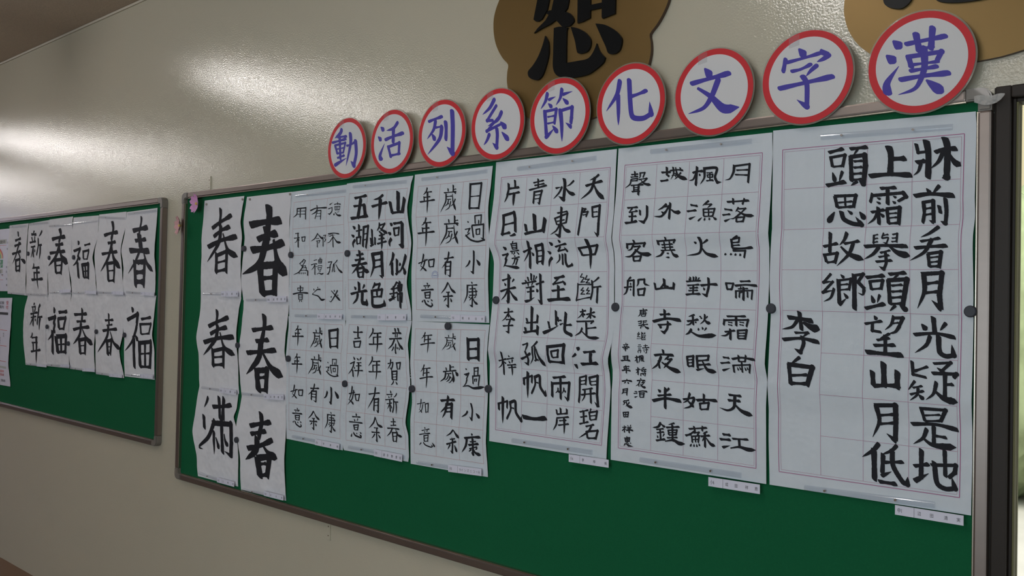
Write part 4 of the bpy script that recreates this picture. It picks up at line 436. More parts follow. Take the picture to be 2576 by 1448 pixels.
康|d52 2299,687 2360,636;h49 2131,582 2570,599;p79 2145,592 2139,313 1998,89;h45 2247,488 2501,498;h52 2210,402 2576,427;z48 2238,314 2531,323 2501,473;k79 2362,567 2372,252 2360,16 2246,55;p52 2338,252 2243,172;d55 2205,282 2265,245;p50 2508,285 2436,237;q72 2387,237 2474,128 2602,67
歲|v79 1599,3519 1606,3326;h41 1618,3399 1728,3405;v62 1375,3437 1388,3356;h52 1200,3329 1741,3328;d47 1641,3315 1732,3277;p78 1303,3297 1285,3072 1064,2793;q83 1572,3281 1615,3054 1748,2809;p57 1712,3129 1617,2990 1493,2933;h45 1306,3216 1559,3217;h45 1360,3132 1512,3130;p54 1411,3114 1364,3004 1239,2946;d49 1388,3041 1430,3000;p54 1513,3076 1444,2903 1268,2832
歲|v80 1570,2590 1577,2401;h42 1590,2473 1708,2478;v64 1330,2510 1344,2430;h53 1143,2403 1722,2403;d48 1615,2390 1713,2353;p80 1253,2372 1234,2152 998,1879;q85 1541,2356 1587,2135 1729,1894;p58 1691,2208 1589,2072 1457,2016;h46 1256,2293 1527,2295;h46 1314,2211 1476,2209;p55 1369,2193 1318,2085 1184,2029;d50 1344,2122 1389,2082;p55 1478,2156 1404,1987 1216,1917
有|h64 1147,1395 1635,1432;p80 1385,1565 1303,1350 1021,1163;v85 1213,1293 1214,1003;z78 1213,1307 1488,1319 1474,959;t50 1475,950 1319,1002;h46 1248,1205 1463,1210;h46 1252,1113 1467,1117
余|p74 1345,620 1221,472 1043,337;q81 1355,614 1506,443 1703,351;h48 1277,368 1431,378;h62 1140,258 1563,282;k84 1365,369 1370,236 1378,6 1263,58;p56 1282,220 1166,130;d70 1463,222 1528,126
年|p72 312,3545 264,3425 136,3350;h51 212,3419 523,3419;h51 191,3274 450,3282;v62 174,3298 194,3181;h65 1,3152 325,3167 659,3181;n89 327,3421 337,3107 327,2817
年|p68 325,2558 282,2441 165,2368;h48 234,2435 518,2435;h48 215,2293 452,2301;v58 200,2317 218,2202;h62 42,2174 337,2189 642,2202;n84 339,2438 348,2130 339,1846
如|p77 224,1442 168,1236 93,1125;q61 93,1125 227,1060 377,973;p69 298,1298 226,1108 71,982;h49 0,1190 402,1296;v66 456,1264 488,1089;z66 455,1280 698,1298 669,1103;h47 488,1089 685,1103
意|d62 376,647 417,590;h48 226,552 527,568;d53 293,527 328,483;p48 457,546 421,496;h62 120,431 422,452 694,460;v68 288,379 321,222;z63 277,369 534,390 513,224;h38 318,300 510,308;h45 321,222 523,230;d56 213,167 160,109;k72 268,174 355,65 576,-4 655,38 598,115;d51 406,160 473,120;d50 568,193 651,147
@C1a -3.244 0.090
春|v196 869,2552 898,2291 858,1817;h200 310,1798 910,2021 1701,2250;h198 453,1459 1004,1688 1609,1807;h218 28,1054 1023,1296 2135,1402;p248 955,1896 832,1240 1,467;q220 1126,1560 1501,893 2275,614;v218 659,789 681,2;z194 702,705 1427,854 1428,17;h101 755,415 1368,488;h142 694,64 1384,140
@C1b -3.257 -0.280
春|v187 898,2238 927,2008 886,1594;h191 317,1577 941,1773 1762,1973;h188 466,1280 1038,1480 1666,1585;h208 24,925 1057,1137 2213,1230;p237 987,1662 859,1088 -4,411;q210 1164,1368 1554,784 2358,540;v208 679,693 703,3;z185 724,619 1477,750 1479,17;h96 779,365 1416,429;h135 716,58 1433,125
@C1c -3.272 -0.624
滿|p159 556,2202 481,2015 314,1780;v207 298,1449 356,934;h182 937,1855 1647,1932 2287,2045;v194 1357,2282 1521,1411;v234 1731,2261 1699,1884 1741,1434;h117 1466,1486 1737,1524;p236 1117,1342 685,644 0,178 291,104;z254 968,1218 2321,1309 2402,633 2378,103;t148 2398,95 1898,226;v235 1620,1448 1763,129;p204 1086,906 1105,530 1131,4;q175 1251,682 1418,380 1526,259;q167 1847,885 1981,582 2185,448;p127 1775,717 1721,390 1628,219
@C2a -2.982 0.007
春|v391 1594,3303 1676,2970 1598,2432 1545,1931;h306 419,2637 1429,2711 2421,2723;h284 973,2065 1587,2220 2190,2256;h294 533,1684 1540,1738 2632,1918;v304 1437,2516 1662,2044;p395 1526,2048 1083,1164 0,780;q392 2000,2033 2304,1147 2941,744;v400 1154,1124 1342,-4;z336 1225,1084 2173,1111 2119,42;h192 1383,617 2126,653;h245 1339,54 2215,119
@C2b -2.942 -0.351
春|v269 1082,2836 1144,2457 950,1737;h184 331,2249 1014,2325 1680,2399;h182 598,1848 1434,1936;h194 24,1381 961,1482 1890,1581;p343 945,1838 791,1218 4,576;q281 1054,1436 1612,914 2404,644;v315 672,802 827,-5;z267 629,747 1350,821 1295,34;h142 823,495 1228,545;h171 798,44 1337,88
@C2c -2.934 -0.666
春|v253 936,2359 997,2000 842,1424;h204 273,1820 954,1970 1573,2086;h183 333,1519 1279,1727;h221 126,954 944,1157 1715,1452;p349 751,1414 681,947 5,525;q252 1124,1179 1490,949 2090,828;v369 785,655 996,0;z294 784,680 1584,836 1439,90;h140 974,477 1374,557;h182 993,50 1436,165
@La1 -3.932 0.034
春|v193 1109,3115 1124,2859 967,2335;h274 389,2512 1047,2575 1737,2613;h221 606,2059 1629,2093;h309 105,1627 1102,1604 1978,1561;v430 967,2335 1189,1712;p233 1272,1885 751,1191 1,598;q231 1375,1707 1780,1044 2389,656;v318 611,1149 726,-5;z261 756,1102 1592,1134 1473,-2;h250 900,1056 1410,1093;h263 736,637 1527,654;h306 713,217 1460,217
@La2 -4.214 0.056
春|v239 1051,2814 1224,2483 1053,1935;h213 291,2184 930,2263 1691,2291;h178 700,1807 1516,1852;h179 103,1308 986,1359 1746,1389;p281 1159,1886 795,1109 -5,489;q295 1062,1797 1413,1052 2122,609;v265 706,878 811,19;z215 707,855 1474,890 1376,-4;h92 832,506 1344,524;h138 809,42 1423,65
@La3 -4.526 0.072
福|d231 474,1866 658,1689;h131 1286,1614 1927,1678;z200 44,1362 787,1467 527,1057;p192 696,1103 428,814 -1,633;v270 544,813 653,31;d227 757,1053 823,906;v197 1169,1336 1240,948;z161 1171,1312 1803,1369 1665,940;h82 1240,948 1687,940;v256 1099,683 1277,29;z253 1101,659 1791,698 1781,4;v186 1437,679 1522,52;h87 1200,343 1758,363;h125 1277,39 1778,47
@La4 -4.825 0.097
春|v276 1204,2295 1401,2026 1206,1580;h245 339,1782 1067,1847 1932,1869;h206 805,1475 1733,1512;h206 126,1068 1130,1110 1994,1134;p325 1326,1539 913,906 4,401;q341 1216,1466 1616,859 2421,498;v306 811,718 931,18;z249 813,699 1684,728 1573,-1;h107 955,414 1537,430;h160 929,37 1626,55
@La5 -5.085 0.016
新|d236 387,3148 464,3023;h181 130,2945 781,2932;v144 209,2792 366,2521;v154 613,2832 569,2515;h145 -2,2505 768,2562;h122 181,2260 720,2299;v184 451,2280 561,1720;p164 457,2200 345,1883 195,1700;d153 662,2168 717,1982;p189 1527,3089 1367,2938 1151,2814;v176 1092,2710 1122,2288 957,1818;h138 1119,2341 1580,2355;n217 1384,2334 1411,1966 1332,1601
年|p179 656,1347 600,1189 404,1085;h158 535,1147 1378,1154;h137 623,871 1423,892;v184 693,844 741,553;h180 339,501 1118,526 1842,551;n220 1047,1132 1120,500 1250,1
@La6 -5.331 0.113
春|v215 678,2190 769,1941;h186 324,1708 1136,1819;h191 304,1406 1157,1546;h179 1,971 1190,1110;p214 938,1607 556,960 86,445;v137 836,1063 1148,730;d255 1224,674 1901,474;v256 509,631 601,0;z214 511,604 1081,677 1062,-4;h111 609,274 1039,296;h143 598,38 1058,51
@Lb1 -3.937 -0.328
福|d244 449,2706 662,2493;z255 124,2115 1074,2399 992,1935;p227 995,1883 648,1200 4,701;v282 750,1359 884,2;d216 854,1467 1142,1222;h164 1413,2178 2311,2289;v186 1317,1971 1419,1515;z156 1318,1955 2348,2003 2195,1560;h101 1451,1516 2194,1581;v296 1286,1177 1426,62;z257 1289,1126 2371,1226 2330,95;v210 1794,1149 1885,117;h110 1393,646 2295,720;h160 1425,88 2380,124
@Lb2 -4.220 -0.286
春|v188 1007,1919 1073,1426;h139 639,1602 1500,1653;h109 836,1364 1430,1437;h173 426,1106 1148,1187 1948,1242;p251 1016,1370 869,826 -4,79;q223 1212,1109 1601,590 2351,335;v275 877,692 1041,0;z220 917,639 1356,713 1278,40;h81 1018,375 1315,406;h120 1000,78 1333,123
@Lb3 -4.506 -0.297
春|v262 959,2201 998,1610;h190 85,1897 1497,1972;h157 376,1563 1429,1623;h196 -1,1152 862,1279 1873,1347;p299 910,1551 753,925 47,439;q282 1064,1218 1548,789 2308,518;v301 701,696 880,-1;z256 743,670 1421,756 1403,28;h84 854,393 1377,435;h134 878,27 1465,70
@Lb4 -4.815 -0.312
福|d283 620,2382 787,2077;z285 3,1729 874,1872 684,1482;p266 897,1548 571,1003 5,652;v349 563,1121 642,-2;d221 702,1216 930,1076;h221 1290,2118 2301,2182;v298 1283,1795 1418,1300;z253 1240,1794 2185,1849 1985,1291;h151 1419,1282 2053,1322;v427 1019,844 1289,62;z316 1089,876 2288,955 2206,111;v282 1661,871 1713,114;h105 1261,472 2106,541;h196 1216,88 2341,176
@Lb5 -5.055 -0.377
新|d221 382,3216 454,3094;h125 132,2964 649,3005;v179 295,2906 358,2691;v173 607,2943 547,2695;h140 1,2590 936,2704;h101 95,2406 797,2487;v217 428,2600 442,1985;p156 410,2415 -3,2001;d156 648,2391 768,2241;p215 1215,3119 971,2858;v192 1075,2921 983,2064;h135 1033,2444 1612,2496;n249 1339,2470 1287,2134 1267,1769
年|p162 346,1581 247,1423 48,1322;h123 254,1331 1032,1394;h122 274,1066 1052,1120;v194 432,1061 540,667;h149 198,588 1464,745;n276 880,1357 931,657 933,-3
@D0 -2.426 0.441
動|p143 495,1256 411,1132 128,1006;h80 272,1024 769,1003;h87 -4,864 490,901 737,919;v113 398,1000 461,259;v91 156,757 293,453;z82 138,759 707,789 612,489;h49 269,623 625,632;h58 310,474 630,476;h74 298,319 669,373;t117 171,85 447,172 796,273;h75 781,682 990,694 1195,760;p138 958,1082 988,738 771,10;k153 1245,809 1295,379 1189,-4 1010,154
@D1 -2.188 0.446
活|d119 122,1061 288,925;d111 2,766 169,621;t137 191,4 121,138 334,508;p117 946,1110 748,946 417,910;h108 362,621 757,694 1221,746;v131 748,946 748,486;v99 514,405 653,35;z103 530,383 1046,455 1026,125;h84 651,88 1088,119
@D2 -1.957 0.437
列|h95 56,1050 329,1097 641,1138;p121 359,1053 281,783 0,523;p138 636,841 548,474 44,56;h72 366,833 636,841;d113 198,672 363,454;v127 787,962 821,760 818,416;k170 1056,1253 1099,767 1108,3 866,204
@D3 -1.727 0.435
系|p121 452,1385 280,1164 1,1001;z94 533,1196 187,807 418,789;p117 739,992 595,786 218,643;z91 741,936 183,506 749,655;d125 697,717 914,506;k119 564,547 594,356 579,3 410,151;p109 288,409 203,248 78,120;d112 755,422 1022,161
@D4 -1.510 0.427
節|p105 219,1359 156,1154 0,960;t76 269,1174 505,1230;d84 249,1079 388,954;p104 713,1403 663,1173 522,998;t78 739,1250 1067,1291;d90 741,1153 932,978;v104 140,888 214,203;z84 129,872 536,890 478,509;h50 247,714 473,722;h53 251,536 500,551;t105 192,169 304,246 481,385;d98 412,464 596,257;n119 671,855 725,462 747,4;z95 649,823 1066,873 1051,597 1032,460;t89 1046,355 857,490
@D5 -1.294 0.449
化|p126 401,1120 318,785 4,403;n112 352,780 370,478 381,0;h94 721,673 917,701 1195,762;k131 679,1105 724,524 798,163 1102,88 1335,169 1286,475
@D6 -1.057 0.451
文|d141 403,1036 581,808;h112 68,721 505,768 1051,821;p131 772,727 608,355 402,106 2,18;q156 237,591 589,341 916,22 1304,5
@D7 -0.832 0.432
字|d127 426,1285 576,1097;v92 141,1103 85,832;h76 162,1023 557,1062 941,1110;p105 1103,1035 981,972 839,930;m97 922,1132 1093,1037;h77 276,812 483,827 715,903;p95 840,854 717,770 602,655;k108 524,677 624,481 632,-3 404,180;h103 0,477 566,519 1194,564
@D8 -0.605 0.424
漢|d133 123,1179 286,1008;d138 -2,907 171,735;t140 42,123 22,331 249,643;h91 378,1062 651,1074 1127,1091;v110 567,1239 638,867;v111 877,1302 849,883;h69 645,918 897,926;v95 431,815 493,577;z96 406,802 1043,797 965,638;h59 492,629 997,616;p119 719,940 732,521 580,160 248,67;h77 468,510 707,516 974,525;h98 278,364 709,376 1190,361;d142 767,289 1068,3
"""
# ================================================================ the room
XL, XR, YB = -14.5, 2.6, -6.0
def struct(o): o['kind'] = 'structure'; return o
WX = -0.409                                                     # left edge of the window frame
bm_v = [(XL,0,0),(WX,0,0),(WX,0,CEIL),(XL,0,CEIL)]
struct(mk('wall_back', bm_v+[(WX,0,CH+0.42),(XR,0,CH+0.42),(XR,0,CEIL),(WX,0,CEIL)]+[(v[0],0.15,v[2]) for v in bm_v], [(0,1,2,3),(4,5,6,7),(1,9,10,2)], 'wall'))
struct(mk('wall_left', [(XL,0,0),(XL,0,CEIL),(XL,YB,CEIL),(XL,YB,0)], [(0,1,2,3)], 'wall'))
struct(mk('ceiling', [(XL,0,CEIL),(XR,0,CEIL),(XR,YB,CEIL),(XL,YB,CEIL)], [(0,1,2,3)], 'ceiling'))
struct(mk('floor', [(XL,0,0),(XL,YB,0),(XR,YB,0),(XR,0,0)], [(0,1,2,3)], 'floor'))
struct(mk('wall_front', [(XL,YB,0),(XL,YB,CEIL),(XR,YB,CEIL),(XR,YB,0)], [(0,1,2,3)], 'far'))
struct(mk('wall_right_end', [(XR,0,0),(XR,YB,0),(XR,YB,CEIL),(XR,0,CEIL)], [(0,1,2,3)], 'far'))
struct(box('trim_1', XL, XR, -0.008, 0.0, CEIL-0.012, CEIL-0.001, 'trim', bevel=0.002))
# window at the right: dark frame round an opening
wn = empty('window_1', (WX, 0, CH-0.9)); wn['kind'] = 'structure'
def wpart(*a, **k): return box(*a, parent=wn, **k)
wpart('frame_jamb', WX, WX+0.026, -0.014, 0.06, CH-1.0, CH+0.425, 'frame', bevel=0.002)
wpart('shadow_gap_strip', WX-0.0038, WX, -0.004, -0.0005, CH-1.0, CH+0.425, 'frame')  # dark strip standing in for the shadow gap beside the board rail
wpart('frame_head', WX+0.026, XR, -0.014, 0.06, CH+0.402, CH+0.425, 'frame', bevel=0.003)
wpart('sash_stile', WX+0.026, WX+0.0325, 0.0, 0.04, CH-0.97, CH+0.402, 'frame', bevel=0.002)
wpart('sash_rail', WX+0.0325, XR, 0.0, 0.04, CH+0.395, CH+0.402, 'frame', bevel=0.002)
wpart('gasket', WX+0.0325, WX+0.0355, 0.002, 0.034, CH-0.95, CH+0.395, 'seal')
wpart('frame_sill', WX, XR, -0.02, 0.06, CH-1.03, CH-1.0, 'frame', bevel=0.003)
wpart('glass_pane', WX+0.0355, XR, 0.021, 0.024, CH-0.97, CH+0.388, 'glass')
struct(box('wall_right', WX, XR, 0.0, 0.15, 0, CH-1.03, 'wall'))
# outdoors, seen as a sliver through the glass
tag(box('pavement', -8, 9, 0.2, 14, -0.06, 0, 'pave'), kind='structure')
def hedge(name, cx, cy, w, d, h, label):
    bm = bmesh.new(); bmesh.ops.create_icosphere(bm, subdivisions=5, radius=1)
    for v in bm.verts:
        n = noise.noise(v.co*4)*0.18+noise.noise(v.co*13)*0.09+noise.noise(v.co*40)*0.05
        v.co = Vector((cx+v.co.x*w*(1+n), cy+v.co.y*d*(1+n), max(0.0, h*0.5+v.co.z*h*0.5*(1+n))))
    me = bpy.data.meshes.new(name); bm.to_mesh(me); bm.free(); me.materials.append(M['leaf']); me.polygons.foreach_set('use_smooth', [True]*len(me.polygons)); o = bpy.data.objects.new(name, me); C.objects.link(o)
    tag(o, label, 'shrub')
hedge('shrub', -1.6, 6.3, 1.2, 0.8, 2.5, 'green shrub outdoors behind the window glass at the right')
house = tag(box('garden_wall', -6, 4, 9.0, 9.2, 0, 4.2, 'wall2'), kind='structure')
sl = area('outdoor_daylight', (-1.0, 3.0, 5.5), (-1.2, 7.0, 0), 4, 3, 420, (1.0, 0.97, 0.86))

# ceiling lamp housings (the tubes are the lights above)
for x, yc, lb in ((-1.30, -1.71, 'ceiling tube lamp above the main bulletin board'), (-4.68, -1.71, 'ceiling tube lamp above the left bulletin board'), (-8.05, -1.71, 'third ceiling tube lamp from the window side'), (-11.43, -1.71, 'ceiling tube lamp by the far end wall'),
                (-1.30, -4.3, 'added unseen fill tube lamp in the room centre opposite the main bulletin board')):  # this last lamp is unseen, added to brighten the boards
    e = empty('ceiling_lamp', (x, yc, CEIL)); tag(e, lb, 'lamp', 'ceiling tube lamps')
    box('housing', x-0.05, x+0.05, yc-0.96, yc+0.96, CEIL-0.035, CEIL, 'housing', e, bevel=0.01)
    for ye in (yc-0.94, yc+0.94): box('socket', x-0.02, x+0.02, ye-0.015, ye+0.015, CEIL-0.085, CEIL-0.035, 'housing', e, bevel=0.003)
    bm = bmesh.new(); bmesh.ops.create_cone(bm, cap_ends=True, segments=12, radius1=0.019, radius2=0.019, depth=1.84, matrix=Matrix.Translation((x, yc, CEIL-0.068)) @ Matrix.Rotation(math.pi/2, 4, 'X'))
    me = bpy.data.meshes.new('tube'); bm.to_mesh(me); bm.free(); me.materials.append(M['tube']); o = bpy.data.objects.new('tube', me); C.objects.link(o); o.parent = e; o.matrix_parent_inverse = Matrix.Translation(-e.location)

# ================================================================ the bulletin boards
FW = 0.023; FD = 0.024
def rail_profile(bm, p0, p1, inward, up_):
    pass
def board(name, x0, x1, z0, z1, label, open_left=False):
    e = empty(name, ((x0+x1)/2, 0, CH+(z0+z1)/2)); tag(e, label, 'board', 'green bulletin boards')
    Z0, Z1 = z0+CH, z1+CH; c = 0.045
    box('felt_panel', x0+0.01, x1-0.01, -0.010, -0.001, Z0+0.01, Z1-0.01, 'felt', e)
    # rails: outer body plus a slim bright inner lip
    for n_, a in (('top_rail', (x0+c, x1-c, Z1-FW, Z1)), ('bottom_rail', (x0+c, x1-c, Z0, Z0+FW)), ('left_rail', (x0, x0+FW, Z0+c, Z1-c)), ('right_rail', (x1-0.024, x1, Z0+c, Z1-c))):
        r_ = box(n_, a[0], a[1], -FD, -0.001, a[2], a[3], 'alu', e, bevel=0.004)
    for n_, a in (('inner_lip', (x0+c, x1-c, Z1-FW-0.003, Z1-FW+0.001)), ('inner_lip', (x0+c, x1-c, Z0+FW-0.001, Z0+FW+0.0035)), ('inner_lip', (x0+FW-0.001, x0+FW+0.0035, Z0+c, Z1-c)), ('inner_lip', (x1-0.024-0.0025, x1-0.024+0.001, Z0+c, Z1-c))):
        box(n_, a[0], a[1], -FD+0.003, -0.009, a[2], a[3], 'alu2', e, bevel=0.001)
    for sx, cx in ((1, x0), (-1, x1)):
        for sz, cz in ((1, Z0), (-1, Z1)):
            R = 0.020; ol = []
            for k in range(9):
                t = math.pi/2*k/8; ol.append((cx+sx*(R-R*math.cos(t)), cz+sz*(R-R*math.sin(t))-0))
            ol += [(cx+sx*c, cz), (cx+sx*c, cz+sz*(FW+.001)), (cx+sx*(FW+0.006), cz+sz*(FW+.001)), (cx+sx*(FW+0.001), cz+sz*(FW+0.006)), (cx+sx*(FW+0.001), cz+sz*c), (cx, cz+sz*c)]
            ol = [(x, z-CH) for x, z in ol]
            o = prism('corner_cap', [(x, z+CH) for x, z in ol], -FD-0.0015, -0.001, 'cap', e, bevel=0.003)
    return e
BZ0, BZ1 = -0.770, 0.431
board('bulletin_board', -3.451, -0.4130, BZ0*0.987, BZ1*0.987, 'wide green bulletin board with bronze frame holding the long poem sheets')
board('bulletin_board', -6.75, -3.612, (BZ0+0.112)*0.987, (BZ1-0.006)*0.987, 'green bulletin board at the left edge with two rows of small sheets')
# joint cover strips of the wall, seen just above and below the main board
for x, za, zb, lb in ((-3.262, 0.424, 0.484, 'cream wall bracket strip peeping above the main board'), (-2.426, -0.822, -0.760, 'cream wall bracket strip below the main board frame')):
    e = box('bracket_strip', x-0.016, x+0.001, -0.004, 0.0, CH+za, CH+zb, 'wall', bevel=0.001); tag(e, lb, 'bracket')
    for k in (0.25, 0.75):
        prism('screw', circle(x-0.008, CH+za+(zb-za)*k, 0.0022, 10), -0.0052, -0.004, 'pin', e)

# ================================================================ sheets
def edge(E, z):
    if z >= E[0][1]: return E[0][0]
    for (xa, za), (xb, zb) in zip(E, E[1:]):
        if z >= zb:
            t = (za-z)/(za-zb or 1e-9); t = t*t*(3-2*t)*0.6+t*0.4; return xa+(xb-xa)*t
    return E[-1][0]
class Sheet: pass
INFO = {
 'P1': ('large sheet of bold brush poem, nearest the window, three and a half columns', [0, .22, .275, .34, .5, .515, .72, .79, 1], [0, .008, .002, .007, .009, .006, .012, .003, .002], 'poem sheets'),
 'P2': ('large sheet of flattened clerical-script poem between two other large sheets', [0, .29, .33, .5, .66, .71, .78, 1], [0, .010, .003, .008, .010, .003, .008, .002], 'poem sheets'),
 'P3': ('large sheet of neat regular-script poem, leftmost of the three big poem sheets', [0, .29, .33, .5, .675, .72, 1], [0, .011, .002, .007, .013, .003, .002], 'poem sheets')}
SMALL = {'P4': 'upper grid sheet in thin brush writing directly left of the large poem sheets', 'P4b': 'lower grid sheet with one very heavy black character at its top right',
 'P5': 'upper grid sheet with twelve bold thick characters under a glinting clear bar', 'P6': 'lower grid sheet of twelve medium-bold characters below the thick bold one',
 'P7': 'upper grid sheet of small flat clerical-script characters right of the fattest character', 'P8': 'lower grid sheet of small thin characters beside the heavy black column',
 'C1a': 'plain sheet with slanted spring character, top of the main board far left column', 'C1b': 'plain sheet with one spring character, middle of the main board far left column', 'C1c': 'plain sheet with tall water-radical character at the bottom left of the main board',
 'C2a': 'plain sheet with the fattest black spring character of all', 'C2b': 'plain sheet with heavy spring character, middle of the second column of the main board', 'C2c': 'plain sheet with stubby heavy spring character, bottom of the second column of the main board',
 'La1': 'sheet with streaky grey spring character at the top right of the left board', 'La2': 'sheet with tall spring character, second from right in the left board upper row', 'La3': 'sheet with slender fortune character in the upper row of the left board',
 'La4': 'sheet with spring character above the lower fortune sheet on the left board', 'La5': 'upper sheet with two small new-year characters on the left board', 'La6': 'sheet with narrow spring character, leftmost of the upper row beside the rainbow poster',
 'Lb1': 'sheet with large fortune character at the lower right of the left board', 'Lb2': 'sheet with small spring character, second from right in the left board lower row', 'Lb3': 'sheet with broad spring character in the middle of the lower row of the left board',
 'Lb4': 'sheet with heavy fortune character in the lower row of the left board', 'Lb5': 'lower sheet with two small new-year characters at the left end of its row',
 'poster': 'white poster with rainbow arc and green block, cut by the left picture edge', 'notice': 'long white printed notice with black and red bands at the left picture edge'}
ORDER = ['P7', 'P8', 'P5', 'P6', 'P4b', 'P4', 'P1', 'P2', 'P3']
SH = {}
def make_sheet(n):
    D = SHEETS[n]; s = Sheet(); s.l, s.r = D['l'], D['r']; s.n = n
    s.t0, s.t1 = s.l[0][1], s.r[0][1]; s.b0, s.b1 = s.l[-1][1], s.r[-1][1]
    s.top, s.bot = (s.t0+s.t1)/2, (s.b0+s.b1)/2; seed = sum(map(ord, n))*1.37
    lower = n in ('P4b', 'P6', 'P8', 'C1b', 'C2b', 'C1c', 'C2c') or n.startswith('Lb')
    base = 0.0125 + {'P5': 0.0012, 'P6': 0.0012, 'P4': 0.0006, 'P4b': 0.0, 'La6': 0.001, 'C1b': -.0006, 'C2b': -.0006, 'C1c': -.001, 'C2c': -.001}.get(n, 0) - (0.0008 if n.startswith('Lb') else 0)
    prof_ = INFO[n][1:3] if n in INFO else None
    def relief(x, z):
        v = (s.top-z)/(s.top-s.bot); u = (x-edge(s.l, z))/max(1e-6, edge(s.r, z)-edge(s.l, z)); u = min(1.1, max(-.1, u)); v_ = min(1, max(0, v))
        d = 0
        if prof_:
            K, H = prof_
            for i in range(len(K)-1):
                if v_ <= K[i+1]: d = H[i]+(H[i+1]-H[i])*(v_-K[i])/(K[i+1]-K[i]); break
            d += 0.0012*noise.noise(Vector((x*9+seed, z*5, 0)))+0.0016
        else:
            A = 0.004 if n[0] == 'P' or n == 'notice' else 0.007
            d = A*(0.5+0.5*noise.noise(Vector((x*4+seed, z*(9 if n[0] != 'P' else 6), 1))))*math.sin(math.pi*v_)**0.6
            d += (0.0010 if n[0] != 'P' else 0.0006)*(1+noise.noise(Vector((x*26+seed, z*34, 2))))
            # edges curl slightly
            d += 0.0025*(abs(2*u-1)**4)*math.sin(math.pi*v_)
        return max(0.0, d)
    s.relief = relief; s.yf = lambda x, z: -(base+relief(x, z)); s.base = base
    s.zt = lambda u: s.t0+(s.t1-s.t0)*u; s.zb = lambda u: s.b0+(s.b1-s.b0)*u
    def P(u, v):
        z = s.zt(u)+(s.zb(u)-s.zt(u))*v; zz = s.top+(s.bot-s.top)*v
        x = edge(s.l, zz); x = x+(edge(s.r, zz)-x)*u; return x, z
    s.P = P
    nx = max(8, int((s.r[0][0]-s.l[0][0])/0.008)); nz = max(12, int((s.top-s.bot)/0.008))
    V = []; F = []
    for j in range(nz+1):
        for i in range(nx+1):
            x, z = P(i/nx, j/nz); V.append((x, s.yf(x, z), z+CH))
    for j in range(nz):
        for i in range(nx):
            a = j*(nx+1)+i; F.append((a, a+nx+1, a+nx+2, a+1))
    is_cal = n not in ('poster', 'notice')
    o = mk('calligraphy_sheet' if is_cal else ('poster' if n == 'poster' else 'printed_notice'), V, F, 'paper' if n[0] == 'P' else ('paper2' if is_cal else 'card'), smooth=True)
    s.o = o
    grp = {'P': 'calligraphy sheets on the main board', 'C': 'calligraphy sheets on the main board', 'L': 'calligraphy sheets on the left board'}.get(n[0]) if is_cal else None
    tag(o, INFO[n][0] if n in INFO else SMALL[n], 'calligraphy' if is_cal else ('poster' if n == 'poster' else 'notice'), grp)
    SH[n] = s; return s
def gline(s, pts, w, V, F):
    """thin printed line following the sheet through (u, v) points"""
    b = len(V); n = len(pts)
    for i, (x, z) in enumerate(pts):
        a = Vector(pts[max(0, i-1)]); c = Vector(pts[min(n-1, i+1)]); d = (c-a).normalized(); N = Vector((-d.y, d.x))*w/2
        for sg in (1, -1):
            px, pz = x+N.x*sg, z+N.y*sg; V.append((px, s.yf(px, pz)-0.00065, pz+CH))
    for i in range(n-1): F.append((b+2*i, b+2*i+1, b+2*i+3, b+2*i+2))
